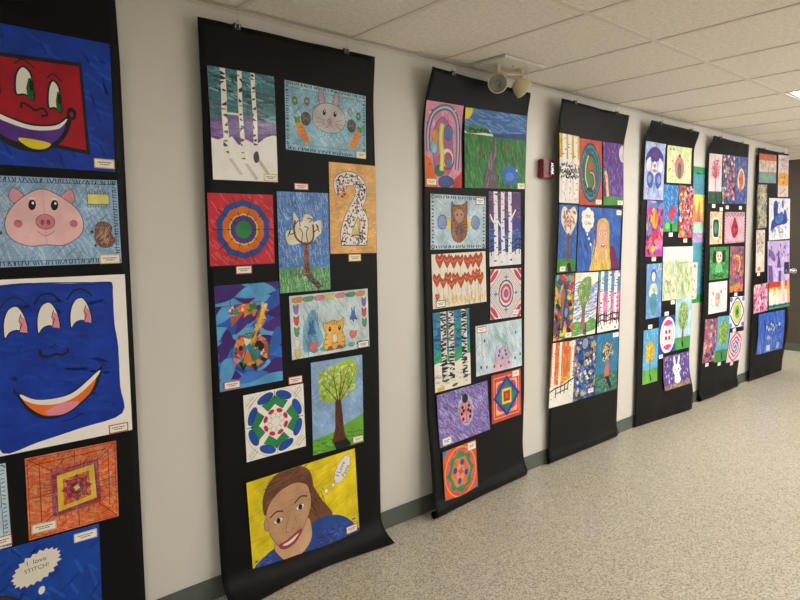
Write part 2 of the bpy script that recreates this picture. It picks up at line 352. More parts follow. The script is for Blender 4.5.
# ------------------------------------------------------------------ drawings: paper sheets with pigment shapes laid on them
STEP = .04; INK = 2.2e-5
class Art:
    """Coordinates are percent of the sheet, x to the right, y down; sizes w, h in metres."""
    def __init__(s, w, h, bg, tex=1, seed=1):
        s.w, s.h = w, h; s.bm = bmesh.new(); s.cl = s.bm.loops.layers.float_color.new('Col'); s.n = 0; s.R = random.Random(seed); s.bg = bg
        s.sheets = []; s.card = None
        if bg: s.bgtex = tex
    def P(s, p): return (p[0]/100-.5)*s.w, (.5-p[1]/100)*s.h
    def face(s, col, pts, tex=1):
        c = lin(col)+(tex,)
        try: f = s.bm.faces.new([s.bm.verts.new((x, y, s.n*INK)) for x, y in pts])
        except ValueError: return
        for l in f.loops: l[s.cl] = c
    def poly(s, col, pts, tex=1, new=True):
        s.n += new; s.face(col, [s.P(p) for p in pts], tex)
    def rect(s, col, x0, y0, x1, y1, tex=1, new=True): s.poly(col, [(x0, y0), (x1, y0), (x1, y1), (x0, y1)], tex, new)
    def pts_ell(s, cx, cy, rx, ry, rot=0, a0=0, a1=360, n=22):
        cr, sr = math.cos(math.radians(rot)), math.sin(math.radians(rot)); out = []
        full = abs(a1-a0) >= 360; k = n if full else n+1
        for i in range(k):
            a = math.radians(a0+(a1-a0)*i/n); x = rx/100*s.w*math.cos(a); y = ry/100*s.h*math.sin(a)
            out.append((cx+(x*cr-y*sr)/s.w*100, cy+(x*sr+y*cr)/s.h*100))
        return out
    def ell(s, col, cx, cy, rx, ry, rot=0, line=None, lw=1.2, tex=1, new=True, n=20):
        p = s.pts_ell(cx, cy, rx, ry, rot, n=n); s.poly(col, p, tex, new) if col else None
        if line: s.line(line, lw, p, True)
    def ngon(s, cx, cy, r, n, rot=0): return s.pts_ell(cx, cy, r, r*s.w/s.h, rot, n=n)
    def star(s, cx, cy, r, q, n, rot=0):
        a = s.ngon(cx, cy, r, n, rot); b = s.ngon(cx, cy, q, n, rot+180/n); return [v for pr in zip(a, b) for v in pr]
    def smooth(s, pts, closed=False, k=4):
        out = []; n = len(pts); rng = range(n if closed else n-1)
        for i in rng:
            g = (lambda j: pts[j % n]) if closed else (lambda j: pts[min(max(j, 0), n-1)])
            p0, p1, p2, p3 = g(i-1), g(i), g(i+1), g(i+2)
            for q in range(k):
                t = q/k; out.append(tuple(.5*(2*p1[j]+(p2[j]-p0[j])*t+(2*p0[j]-5*p1[j]+4*p2[j]-p3[j])*t*t+(3*p1[j]-p0[j]-3*p2[j]+p3[j])*t**3) for j in (0, 1)))
        if not closed: out.append(pts[-1])
        return out
    def line(s, col, wmm, pts, closed=False, tex=0, new=True, taper=None):
        q = [Vector(s.P(p)) for p in pts]; n = len(q); s.n += new; hw = wmm/2000*1.3; L = []; Rr = []
        for i in range(n):
            a = q[(i-1) % n] if (closed or i) else q[i]; b = q[(i+1) % n] if (closed or i < n-1) else q[i]
            d = (b-a); d = d.normalized() if d.length > 1e-9 else Vector((1, 0)); nn = Vector((-d.y, d.x))
            h = hw*(1 if not taper else (1+(taper-1)*i/(n-1))); L.append(q[i]+nn*h); Rr.append(q[i]-nn*h)
        for i in range(n if closed else n-1):
            j = (i+1) % n; s.face(col, [L[i], L[j], Rr[j], Rr[i]], tex)
    def lines(s, col, wmm, segs, tex=0):
        s.n += 1
        for g in segs: s.line(col, wmm, g, tex=tex, new=False)
    def blob(s, col, pts, tex=1, line=None, lw=1.2):
        p = s.smooth(pts, True); s.poly(col, p, tex)
        if line: s.line(line, lw, p, True)
    def dabs(s, cols, n, x0, y0, x1, y1, sx, sy, rot=180, tex=1, inside=None):
        s.n += 1
        for i in range(n):
            x, y = s.R.uniform(x0, x1), s.R.uniform(y0, y1)
            if inside and not inside(x, y): continue
            if i % 6 == 0: s.n += 1
            a = s.R.uniform(-rot, rot); k = s.R.uniform(.6, 1.3)
            s.poly(s.R.choice(cols), s.pts_ell(x, y, sx*k, sy*k, a, n=5), tex, False)
    def hatch(s, col, wmm, n, x0, y0, x1, y1, ang=70, ln=12):
        s.n += 1
        for i in range(n):
            x, y = s.R.uniform(x0, x1), s.R.uniform(y0, y1); a = math.radians(ang+s.R.uniform(-18, 18)); l = ln*s.R.uniform(.4, 1)/2
            dx, dy = l*math.cos(a), l*math.sin(a)*s.w/s.h
            s.line(col, wmm, [(x-dx, y-dy), (x+dx, y+dy)], new=False, tex=1)
    def stitches(s, cols, m=4, k=14, lw=1.6, inset=1, ln=5):
        s.n += 1; r = s.w/s.h
        for i in range(k):
            t = 2+96*i/(k-1); c = s.R.choice(cols); j = lambda: s.R.uniform(-1.5, 1.5)
            s.line(c, lw, [(t+j(), inset), (t+j(), inset+ln)], new=False); s.line(c, lw, [(t+j(), 100-inset), (t+j(), 100-inset-ln)], new=False)
        k2 = max(4, int(k/r))
        for i in range(k2):
            t = 2+96*i/(k2-1); c = s.R.choice(cols); j = lambda: s.R.uniform(-1.5, 1.5)
            s.line(c, lw, [(inset, t+j()), (inset+ln/r, t+j())], new=False); s.line(c, lw, [(100-inset, t+j()), (100-inset-ln/r, t+j())], new=False)
    def text(s, body, cx, cy, size, rot=0, col='#202024', bold=0):
        cu = bpy.data.curves.new('t', 'FONT'); cu.body = body; cu.size = size; cu.align_x = 'CENTER'; cu.align_y = 'CENTER'; cu.offset = bold; cu.resolution_u = 2
        o = bpy.data.objects.new('t', cu); C.objects.link(o); dg = bpy.context.evaluated_depsgraph_get(); me = bpy.data.meshes.new_from_object(o.evaluated_get(dg))
        bpy.data.objects.remove(o); s.n += 1; px, py = s.P((cx, cy)); a = math.radians(rot)
        for p in me.polygons:
            q = [me.vertices[i].co for i in p.vertices]
            s.face(col, [(px+v.x*math.cos(a)-v.y*math.sin(a), py+v.x*math.sin(a)+v.y*math.cos(a)) for v in q], 0)
        bpy.data.meshes.remove(me); bpy.data.curves.remove(cu)
    def birch(s, xs, w=7, y1=80, col='#f0ece4', marks=14, mk='#2a2a2c', lean=0, mkw=.5, y0=-1):
        for x in xs:
            pts = [(x+lean*(y/100)+s.R.uniform(-1, 1), y) for y in (y0, y1*.25, y1*.5, y1*.75, y1+s.R.uniform(-4, 4))]
            s.line(col, w/130*s.w*1000, s.smooth(pts)); s.n += 1
            for i in range(marks):
                y = y0+(y1-y0)*(i+s.R.random()*.9)/marks; sd = s.R.choice((-1, 1, 0)); q = x+lean*y/100
                hh = s.R.uniform(.5, 1.7)*.9*min(1.5, mkw*1.7)
                if sd:
                    e = q+sd*w*.47; k = w*mkw*s.R.uniform(.4, 1.3); j = s.R.uniform(-1, 1)*hh
                    s.poly(mk, [(e, y-hh), (e-sd*k*.6, y-hh*.6+j), (e-sd*k, y+j), (e-sd*k*.5, y+hh*.5+j), (e, y+hh)], 0, False)
                else: s.poly(mk, s.pts_ell(q+s.R.uniform(-.2, .2)*w, y, w*mkw*.45, hh*.6, s.R.uniform(-40, 40), n=6), 0, False)
    def tree(s, cx, base, top, tw, bark, leaf=None, shadow=None, spread=18, crown=None, br=2.5):
        if shadow: s.poly(shadow, [(cx-tw*.7, base), (cx+tw*.7, base), (cx+tw*2.4, base+16), (cx+tw*1.4, base+18)])
        if crown and leaf: s.blob(leaf, crown)
        fork = top+(base-top)*.42
        s.poly(bark, [(cx-tw*.35, fork), (cx+tw*.35, fork), (cx+tw*.6, base-4), (cx+tw, base+1), (cx-tw, base+1), (cx-tw*.6, base-4)])
        sg = []
        for i in range(5):
            t = (i-2)/2; sg.append([(cx, fork+2), (cx+spread*t*.45, fork-(fork-top)*.4), (cx+spread*t, top+abs(t)*(fork-top)*.25)])
            sg.append([(cx+spread*t*.5, fork-(fork-top)*.45), (cx+spread*(t*.5+.22), top+(fork-top)*.25)])
        s.lines(bark, br, sg, 1)
    def put_card(s, fx, fy, border='#e6b85a', rot=0, cw=.068, ch=.032):
        s.card = (fx, fy, border, rot, cw, ch)

def cut_and_map(bm, w, h, mapper, clip=True):
    bmesh.ops.triangulate(bm, faces=[f for f in bm.faces if len(f.verts) > 4])
    g = lambda: bm.verts[:]+bm.edges[:]+bm.faces[:]
    if clip:
        for co_, no in (((w/2-.0003, 0, 0), (1, 0, 0)), ((-w/2+.0003, 0, 0), (-1, 0, 0)), ((0, h/2-.0003, 0), (0, 1, 0)), ((0, -h/2+.0003, 0), (0, -1, 0))):
            bmesh.ops.bisect_plane(bm, geom=g(), plane_co=co_, plane_no=no, clear_outer=True, dist=1e-6)
    k = math.ceil(-h/2/STEP)
    while k*STEP < h/2:
        bmesh.ops.bisect_plane(bm, geom=g(), plane_co=(0, k*STEP, 0), plane_no=(0, 1, 0), dist=1e-6); k += 1
    for v in bm.verts: v.co = mapper(*v.co)

def card_mesh(cw, ch, border, seed=0, base=0):
    a = Art(cw, ch, None, seed=seed); a.bm.free(); a.bm = bmesh.new(); a.cl = a.bm.loops.layers.float_color.new('Col')
    bm = a.bm; box(bm, (-cw/2, -ch/2, -.0003), (cw/2, ch/2, 0))
    c = lin(border)+(0,)
    for f in bm.faces:
        for l in f.loops: l[a.cl] = c
    m_ = 5; a.rect('#f3efe6', m_, m_*cw/ch, 100-m_, 100-m_*cw/ch, 0)
    a.n += 1
    for yy, x0, x1 in ((38, 16, 84), (60, 28, 72)):          # two lines of unreadable print
        x = x0
        while x < x1:
            l = a.R.uniform(4, 11); a.rect('#57504a', x, yy-5, min(x+l, x1), yy+5, 0, False); x += l+a.R.uniform(1.5, 3)
    return bm
ARTN = 0; BANNER_FRONT = {}
def hang(name, label, cat, a, pan, u, z, ang=0, mt=None, group=None, grow=0):
    global ARTN
    ARTN += 1; mt = mt or M_marker
    X0, X1 = PAN[pan][:2]; th = math.radians(ang); w, h = a.w, a.h; ct, st = math.cos(th), math.sin(th)
    k = (dep(pan, u+w/2, z)-dep(pan, u-w/2, z))/w
    kn = [i*STEP for i in range(math.floor(-h/2/STEP), math.ceil(h/2/STEP)+1)]
    prof = {round(v/STEP): dep(pan, u, z+v*ct) for v in kn}
    def D(v):
        i = math.floor(v/STEP+1e-7); i = max(min(i, max(prof)-1), min(prof)); t = v/STEP-i
        return prof[i]*(1-t)+prof[i+1]*t
    need = 0
    for i in range(9):
        for j in range(13):
            x, v = w*(i/8-.5), h*(j/12-.5)
            need = max(need, dep(pan, u+x*ct-v*st, z+x*st+v*ct)-(D(v)+k*x))
    off = need+.0022+(ARTN % 4)*.0011; d0 = D(0)+off
    def mapper(x, v, n): return Vector((x*ct-v*st, -(D(v)+k*x+off+n-d0), x*st+v*ct))
    base = bmesh.new(); cl = base.loops.layers.float_color.new('Col')
    for (x0, x1, v0, v1, c, n_) in [(-w/2, w/2, -h/2, h/2, a.bg, 0)]:
        box(base, (x0, v0, -.0004), (x1, v1, 0))
    cc = lin(a.bg)+(a.bgtex,); wc = lin('#efece4')+(0,)
    for f in base.faces:
        front = f.normal.z > .5 or all(abs(v.co.z) < 1e-7 for v in f.verts)
        for l in f.loops: l[cl] = cc if front else wc
    cut_and_map(base, w, h, mapper, False); bmesh.ops.recalc_face_normals(base, faces=base.faces[:])
    cut_and_map(a.bm, w, h, mapper)
    bmesh.ops.recalc_face_normals(a.bm, faces=a.bm.faces[:])
    for f in a.bm.faces:
        f.normal_update()
        if f.normal.y > 0: f.normal_flip()
    me = bpy.data.meshes.new('tmp'); a.bm.to_mesh(me); a.bm.free(); base.from_mesh(me); bpy.data.meshes.remove(me)
    o = obj(name, base, mt, loc=(X0+u, -d0, z), smooth=None)
    tag(o, label, cat, group)
    if a.card:
        fx, fy, bc, rt, cw, ch = a.card; px, py = a.P((fx, fy)); top = (a.n+3)*INK+.0006
        cb = card_mesh(cw, ch, bc, ARTN); rr = math.radians(rt)
        for v in cb.verts:
            x, y = v.co.x, v.co.y; v.co.x, v.co.y = px+x*math.cos(rr)-y*math.sin(rr), py+x*math.sin(rr)+y*math.cos(rr)
        hh = D(py)                                  # the stiff little card stays flat
        sl = (D(py+.012)-D(py-.012))/.024
        for v in cb.verts:
            x, y, n_ = v.co; v.co = Vector((x*ct-y*st, -(hh+sl*(y-py)+k*x+off+n_+top+.0006-d0), x*st+y*ct))
        bmesh.ops.recalc_face_normals(cb, faces=cb.faces[:])
        for f in cb.faces:
            if len(f.verts) == 4 and abs(f.normal.y) > .9 and f.normal.y > 0 and f.calc_center_median().y < -99: f.normal_flip()
        obj('name_card', cb, M_card, parent=o, smooth=None)
    return o
def loose_card(label, pan, x, z, bc='#e8e4dc', cw=.068, ch=.034, rot=0):
    u = x-PAN[pan][0]; cb = card_mesh(cw, ch, bc, int(x*97)); d = dep(pan, u, z)
    sl = (dep(pan, u, z+.015)-dep(pan, u, z-.015))/.03; k = (dep(pan, u+.03, z)-dep(pan, u-.03, z))/.06
    for v in cb.verts: v.co = Vector((v.co.x, -(sl*v.co.y+k*v.co.x+v.co.z), v.co.y))
    bmesh.ops.recalc_face_normals(cb, faces=cb.faces[:])
    o = obj('name_card', cb, M_card, loc=(x, -d-.0018, z), smooth=None)
    tag(o, label, 'name card', 'printed name cards on the black paper'); return o
BLK = '#19181b'; PAPER = '#f4f2ef'
# ---- first banner (cut by the left edge of the photo)
a = Art(.61, .457, '#0d3aa6', seed=2)                       # red three-eyed face
a.hatch('#1548b8', 9, 60, 0, 0, 100, 100, 20, 16); a.hatch('#0b308c', 8, 40, 0, 0, 100, 100, 70, 12)
a.poly(BLK, [(10.5, 25), (40, 20.5), (84, 18.5), (86.5, 88), (50, 82), (10.5, 80)])
a.poly('#a50f26', [(12.5, 28), (40, 23.5), (82.5, 21.5), (84.5, 84.5), (50, 79), (12.5, 77)])
for x, y, rx in ((39, 38, 3.6), (54.5, 39, 4.2), (69, 46, 3.2)):
    a.blob('#e9e6de', [(x-rx, y+9), (x-rx+.4, y-4), (x-.5, y-11), (x+rx*.8, y-7), (x+rx, y+3), (x+rx, y+12), (x, y+9)], 0, BLK, 5)
    a.poly('#1d6b34', [(x+rx*.2, y+4), (x+rx*.5, y-3), (x+rx, y-4), (x+rx, y+12), (x+rx*.3, y+11)])
    a.ell(BLK, x+rx*.8, y+2, 1, 4); a.line(BLK, 3.5, a.smooth([(x-rx, y-12), (x, y-16), (x+rx+1, y-11)]))
a.line(BLK, 5.5, a.smooth([(52.5, 58), (53, 54), (56.5, 56), (59, 58.5), (63, 56.5), (65, 61), (62, 62)]))
a.blob(BLK, [(20, 44), (32, 57), (44, 64), (58, 68.5), (70, 66), (77, 57), (76, 70), (70, 82), (60, 89), (46, 86), (32, 70), (24, 58)])
a.blob('#5b2f92', [(27, 54), (38, 63), (48, 69), (58, 72), (69, 70), (74, 65), (72, 74), (66, 82), (56, 84), (44, 80), (34, 68)])
a.poly('#efece6', a.smooth([(25, 51), (36, 60), (48, 67), (58, 70), (69, 68), (75, 62), (73, 67), (69, 71), (58, 73), (47, 70), (35, 63)], True), 0)
a.blob('#e6cf2c', [(50, 80), (58, 80), (66, 82), (62, 86.5), (55, 86)], 0)
a.ell(BLK, 77.5, 58, 2.6, 4.8); a.ell('#a50f26', 77.5, 58.5, 1, 2)
a.put_card(94, 94, '#e2ba58', 0, .07, .034)
hang('marker_drawing', 'marker drawing of a red square face with three eyes on a blue ground', 'drawing', a, 1, .575, 2.083, -.5)

a = Art(.457, .305, '#8fb6dc', seed=3)                      # pig
a.hatch('#b9d4ea', 3, 150, 4, 4, 96, 96, 60, 14); a.hatch('#6f9fd0', 2.5, 130, 4, 4, 96, 96, -50, 14)
a.stitches([BLK, '#24314f'], k=46, lw=2.2, inset=1, ln=5)
a.line(BLK, 1.2, [(2, 7), (98, 5)]); a.line(BLK, 1.2, [(2, 94), (98, 94)]); a.line(BLK, 1.2, [(96, 3), (97, 97)])
for sx in (-1, 1):
    a.blob('#e79fb0', [(46+sx*22, 24), (46+sx*19, 12), (46+sx*11, 24), (46+sx*16, 32)], 1, BLK, 1.3)
a.blob('#f0c2c6', [(46, 13), (56, 19), (68, 33), (73, 50), (70, 66), (58, 77), (46, 76), (34, 77), (23, 68), (20, 52), (25, 34), (36, 19)], .6, BLK, 1.6)
a.line('#d99aa6', 1.2, [(46, 14), (46.4, 76)])
for x in (38.5, 53.5):
    a.ell(BLK, x, 31, 2.5, 6, 8, tex=0); a.ell('#f2efe8', x+.6, 29, .8, 1.6, tex=0); a.ell('#f5e9e6', x, 24, 2.4, 1.3)
for x in (28.5, 66): a.ell('#d46a83', x, 52, 2.6, 4, line='#8a3b4c', lw=1)
a.ell('#e08597', 46.5, 50, 6.4, 8.5, line='#6a2f3c', lw=1.4)
for x in (44.5, 48.5): a.ell('#b3476a', x, 50.5, 1.1, 2.6, line=BLK, lw=.8)
a.line('#8a3b4c', 1.3, a.smooth([(41, 61), (46, 66), (52, 61)]))
a.rect('#e8df7e', 77, 17, 93, 29); a.stitches([BLK], k=2)
a.lines(BLK, 1.2, [[(77+i*2, 17), (76.6+i*2, 13)] for i in range(9)]+[[(77+i*2, 29), (76.8+i*2, 33)] for i in range(9)]+[[(77, 17), (93, 17)], [(77, 29), (93, 29)], [(77, 17), (77, 29)], [(93, 17), (93, 29)]])
for s_, x in ((1, 88), (-1, 8)):
    a.blob('#7b4d3c', [(x-7*s_, 62), (x-5*s_, 52), (x+1*s_, 50), (x+6*s_, 56), (x+5*s_, 64), (x+8*s_, 72), (x+4*s_, 80), (x-3*s_, 80), (x-7*s_, 72)], 1, BLK, 1.2)
    a.hatch('#c49a86', 3, 14, x-5, 58, x+5, 76, -60, 9); a.ell('#20262e', x-9*s_, 62, 1, 2); a.ell('#20262e', x-7*s_, 78, .9, 1.6)
a.put_card(91, 95, '#e5c870', 0, .07, .034)
hang('crayon_drawing', 'crayon drawing of a pink pig face on light blue', 'drawing', a, 1, .485+.17, 1.667, .4, M_crayon)

a = Art(.457, .61, PAPER, 0, seed=4)                        # blue three-eyed face
a.blob('#0c38a8', [(-2, 4), (12, 3), (30, 2.5), (60, 4), (86, 4), (90, 6), (90, 12), (90, 30), (92, 45), (92, 70), (92.5, 88), (60, 92.5), (30, 96), (6, 98.5), (5, 80), (5, 50), (3, 25)])
a.hatch('#0f3fae', 10, 60, 8, 8, 84, 86, 5, 20); a.hatch('#0b359c', 8, 40, 8, 8, 84, 86, 15, 18)
a.line(BLK, 2.5, a.smooth([(3, 5), (30, 3), (60, 3.5), (88, 5)]))
for i, (x, y) in enumerate(((19, 24), (41, 23), (64, 21.5))):
    a.blob('#ece9e1', [(x-6.5, y+9), (x-6.5, y), (x-3, y-7), (x+3, y-8.5), (x+7.5, y-2), (x+8.5, y+7), (x+2, y+5), (x-3, y+6)], 0, BLK, 3)
    a.poly('#e58ca6', [(x+5, y-3), (x+7.5, y-1), (x+8.5, y+7), (x+3.5, y+6), (x+3.6, y+1)], 0)
    a.line(BLK, 2.2, [(x+5, y-4), (x+3.4, y), (x+5.2, y+1.5), (x+3.4, y+5.5)])
    a.line(BLK, 4.5 if i else 3, a.smooth([(x-8, y-8), (x-3, y-13), (x+4, y-13.5), (x+10, y-9)]))
a.line(BLK, 7, a.smooth([(35, 41.5), (35.5, 45), (41, 46), (46, 45), (50, 46), (54, 44.5), (54, 42.5)]))
a.line(BLK, 1.8, a.smooth([(42, 41), (45, 39.5), (48, 41)]))
a.blob(BLK, [(18, 65), (30, 70), (45, 71), (58, 68), (75, 58), (79, 55), (75, 67), (64, 76), (50, 82.5), (36, 83), (24, 76)])
a.blob('#e8762a', [(21, 68), (31, 72), (45, 73), (58, 70.5), (73, 62), (70, 70), (60, 77), (48, 81), (36, 81), (26, 75)], .5)
a.poly('#efebe4', a.smooth([(20, 66), (30, 70.5), (45, 71.5), (58, 69), (76, 58.5), (74, 62.5), (60, 71.5), (46, 75), (31, 73.5), (22, 69.5)], True), 0)
a.blob('#e88fa8', [(36, 79), (45, 75.5), (56, 75), (60, 77), (50, 81.5), (40, 81.5)], 0)
a.line(BLK, 2.5, a.smooth([(46, 86), (54, 86), (61, 83.5)])); a.line(BLK, 2.5, a.smooth([(16, 62), (17, 65), (20, 65.5)])); a.line(BLK, 2.5, a.smooth([(76, 53), (79, 54), (82, 56)]))
a.put_card(89, 97, '#c2304a', 0, .07, .034)
hang('marker_drawing', 'large marker drawing of a blue three-eyed face with an open orange mouth', 'drawing', a, 1, .495+.17, 1.167, 0)

a = Art(.457, .305, '#b8d3e6', seed=5)                      # only its right edge shows
a.stitches([BLK, '#2d3440', '#58606a'], k=30, lw=2.4, inset=1.5, ln=3.5); a.line(BLK, 1.5, [(95.5, 3), (95.5, 97)])
a.ell('#d9c7a8', 45, 50, 20, 30, line=BLK, lw=2)
a.hatch('#8fb3d4', 3, 90, 3, 3, 95, 97, 50, 12); a.put_card(94, 91, '#c2304a', 0, .06, .036)
hang('crayon_drawing', 'pale blue drawing with a stitched border, only its right edge in the photo', 'drawing', a, 1, .0715+.17, .682, 0, M_crayon)

a = Art(.305, .305, '#e0662a', seed=6)                      # orange mandala
a.hatch('#ea8a48', 5, 110, 2, 2, 98, 98, 30, 14); a.hatch('#c04a18', 3.5, 80, 2, 2, 98, 98, -40, 14)
a.line('#7a2418', 1.6, [(2, 2), (98, 2), (98, 98), (2, 98)], True)
a.lines('#5d1d14', 1.8, [[(2, 2), (28, 22)], [(98, 2), (78, 20)], [(2, 98), (26, 76)], [(98, 98), (78, 76)], [(52, 2), (52, 20)], [(2, 50), (26, 48)], [(98, 46), (80, 48)], [(54, 98), (54, 76)], [(14, 12), (14, 84)], [(8, 10), (88, 8)], [(90, 12), (90, 82)]])
a.poly('#9b2648', [(26, 23), (78, 18), (80, 74), (26, 80)]); a.hatch('#c85a70', 3, 20, 27, 22, 78, 26, 0, 8)
a.poly('#e8c52c', [(32, 29), (73, 24), (75, 68), (32, 74)]); a.poly('#d65a24', [(38, 35), (67, 31), (69, 63), (38, 68)])
a.hatch('#ef9a52', 2.5, 24, 40, 36, 67, 64, 40, 8)
a.poly('#8f1f44', a.star(53, 49, 17, 11, 8)); a.poly('#c9502a', a.star(53, 49, 12, 8, 8, 22)); a.line('#4a1030', 1.5, a.star(53, 49, 17, 11, 8), True)
a.poly('#7d1a4e', a.ngon(53, 49, 8, 8)); a.poly('#e6d23a', a.ngon(53, 49, 4, 4, 20)); a.line('#4a1030', 1, a.ngon(53, 49, 8, 8), True)
a.lines('#4a1030', 1.2, [[(26+i*6.5, 23-i*.5), (26+i*6.5, 18-i*.5)] for i in range(9)]+[[(26+i*6.5, 80-i*.7), (26+i*6.5, 86-i*.7)] for i in range(9)]+[[(26, 24+i*7), (20, 24+i*7)] for i in range(8)]+[[(79, 20+i*7), (85, 20+i*7)] for i in range(8)])
a.put_card(16, 88, '#d8c49a', -2, .08, .034)
hang('crayon_drawing', 'orange square mandala with a yellow frame at its centre', 'drawing', a, 1, .678, .681, -.8, M_crayon)

a = Art(.61, .457, '#1246a8', seed=7)                       # portrait with thought bubble
a.hatch('#1f58c0', 9, 70, 0, 0, 100, 100, 60, 14); a.hatch('#0d3a94', 9, 60, 0, 0, 100, 100, -40, 14)
a.blob('#4d2a20', [(14, 100), (14, 60), (22, 42), (35, 34), (48, 37), (58, 48), (62, 62), (64, 100)], 1, BLK, 2.5)
a.blob('#c99c7d', [(24, 96), (22, 66), (30, 50), (42, 47), (53, 54), (56, 72), (52, 92), (40, 104)], .5, BLK, 2)
for x in (33, 46): a.ell('#f0ebe2', x, 70, 3.2, 3, line=BLK, lw=1.5); a.ell(BLK, x, 70, 1.4, 2.4)
a.line('#5d3524', 2.4, a.smooth([(29, 64), (33, 62), (37, 64)])); a.line('#5d3524', 2.4, a.smooth([(43, 64), (47, 62), (50, 64)])); a.line(BLK, 1.5, a.smooth([(40, 72), (38.5, 80), (42, 80)]))
a.blob('#b44a55', [(34, 87), (40, 85), (47, 87), (40, 92)], 0, BLK, 1.2)
pp = []
for i in range(44):
    t = 2*PI*i/44; q = 1+(.13 if i % 2 else -.05)*a.R.uniform(.5, 1.2); pp.append((65+12*q*math.cos(t)-2*math.sin(t), 22+12.5*q*math.sin(t)-3*math.cos(t)))
a.poly('#e6e0d4', pp, 0)
a.text('I  love', 65, 16.5, .026, 3, '#4a463e'); a.text('STITCH!', 65, 22.5, .022, 4, '#4a463e'); a.ell('#f0ede4', 67, 42, 1.7, 3.4, 15, tex=0)
a.put_card(92, 7, '#d8d4ca', 0, .08, .034)
hang('marker_drawing', 'blue portrait with brown hair and a thought bubble about stitch', 'drawing', a, 1, .277+.17, .296, -1)

# ---- second banner
a = Art(.305, .457, PAPER, .3, seed=10)                     # birches, teal and purple sky
a.rect('#2c7180', -1, -1, 101, 48); a.hatch('#4c97a2', 7, 60, 0, 0, 100, 44, 8, 26); a.hatch('#1b5262', 7, 40, 0, 4, 100, 44, 12, 22); a.hatch('#8fc0cc', 5, 14, 5, 4, 90, 30, 15, 14)
a.poly('#56268a', [(-1, 46), (30, 42), (60, 41), (101, 46), (101, 61), (80, 60), (66, 66), (50, 61), (42, 69), (30, 60), (14, 67), (-1, 62)]); a.hatch('#7d4cae', 6, 50, 0, 46, 100, 61, 8, 18)
a.blob(PAPER, [(-4, 66), (10, 64), (24, 61), (36, 68), (52, 64), (66, 67), (84, 58), (104, 60), (104, 104), (-4, 104)], .3)
for x0, y0 in ((26, 80), (50, 84), (70, 80)): a.poly('#cfcbc0', [(x0-3, y0), (x0+3, y0), (x0+19, y0+14), (x0+14, y0+15)])
a.line('#eeeae2', 6, [(23, 40), (34, 39.5), (46, 40)]); a.birch([21], 8, 79, marks=12, mkw=.9); a.birch([46, 66], 6.5, 83, marks=14, mkw=.95); a.blob('#2c2a30', [(63, 74), (69, 72), (71, 80), (65, 83), (62, 79)], 0)
a.put_card(88, 96, '#dfb648')
hang('tempera_painting', 'glossy painting of three white birches before a teal and purple sky', 'painting', a, 2, .184, 2.078, .7, M_gloss)

a = Art(.457, .305, '#8fc1dc', seed=11)                     # bunny
a.hatch('#bcdcea', 3, 130, 4, 4, 96, 96, 50, 14); a.hatch('#68a6cf', 2.6, 120, 4, 4, 96, 96, -40, 12)
a.rect('#a9cfe4', 0, 0, 100, 7); a.stitches(['#1e2b44', '#2c6a58', BLK], k=44, lw=3, inset=1, ln=4)
a.line('#2c3c5c', 1.2, [(4, 9), (96, 9), (96, 90), (4, 90)], True)
for x, r_2 in ((43, -8), (61, 10)): a.ell('#b3aeb4', x, 18, 3.6, 15, r_2, line=BLK, lw=1.4); a.ell('#d6a4bc', x, 18, 1.7, 11, r_2)
a.blob('#c9c5c8', [(52, 22), (64, 25), (72, 38), (71, 54), (62, 65), (50, 67), (38, 63), (32, 52), (33, 36), (42, 25)], 1, BLK, 1.6)
for x in (46, 59.5): a.ell(BLK, x, 37, 1.9, 4.6, 10, tex=0); a.ell('#f0eee8', x+.4, 35, .6, 1.3, tex=0)
a.ell('#dd8ea4', 52.5, 49, 2.6, 3.6, line=BLK, lw=1); a.line(BLK, 1.2, a.smooth([(47, 60), (50, 58), (52.5, 53), (56, 58), (59, 60)]))
a.lines(BLK, 1, [[(36, 46), (46, 49)], [(35, 53), (46, 52)], [(38, 60), (46, 54)], [(69, 44), (59, 49)], [(70, 53), (59, 52)], [(68, 60), (59, 54)]])
for x in (23.5, 80.5): a.ell('#4a4448', x, 51, 5.6, 10, line=BLK, lw=1.4); a.lines('#9c8d90', 1.4, [[(x-4, 46), (x+4, 55)], [(x-4, 55), (x+4, 46)], [(x-5, 51), (x+5, 51)]])
for x, sg_ in ((20, 1), (85, -1)):
    a.poly('#eb9440', a.smooth([(x-8*sg_, 58), (x-2*sg_, 56), (x+8*sg_, 84), (x+5*sg_, 88), (x-5*sg_, 76)], True)); a.lines('#8a4c1c', 1.2, [[(x-(6-k*3)*sg_, 66+k*5), (x+(0+k*2.4)*sg_, 64+k*5)] for k in range(4)])
    a.poly('#4a9a48', [(x-9*sg_, 60), (x-11*sg_, 48), (x-7*sg_, 52), (x-4*sg_, 47), (x-3*sg_, 57)])
for x, y, c in ((11, 27, '#5c8f3e'), (25, 25, '#7a6a90'), (79, 30, '#9c9aa4'), (90, 34, '#4c8a4a')): a.ell(c, x, y, 3, 6, line=BLK, lw=1.1); a.poly('#d9c64c', a.star(x, y, 2, .8, 5), 0)
a.put_card(93, 95, '#e0c26a', 0, .06, .034)
hang('crayon_drawing', 'crayon drawing of a grey bunny with two eggs and carrots on light blue', 'drawing', a, 2, .616, 2.148, -1, M_crayon)

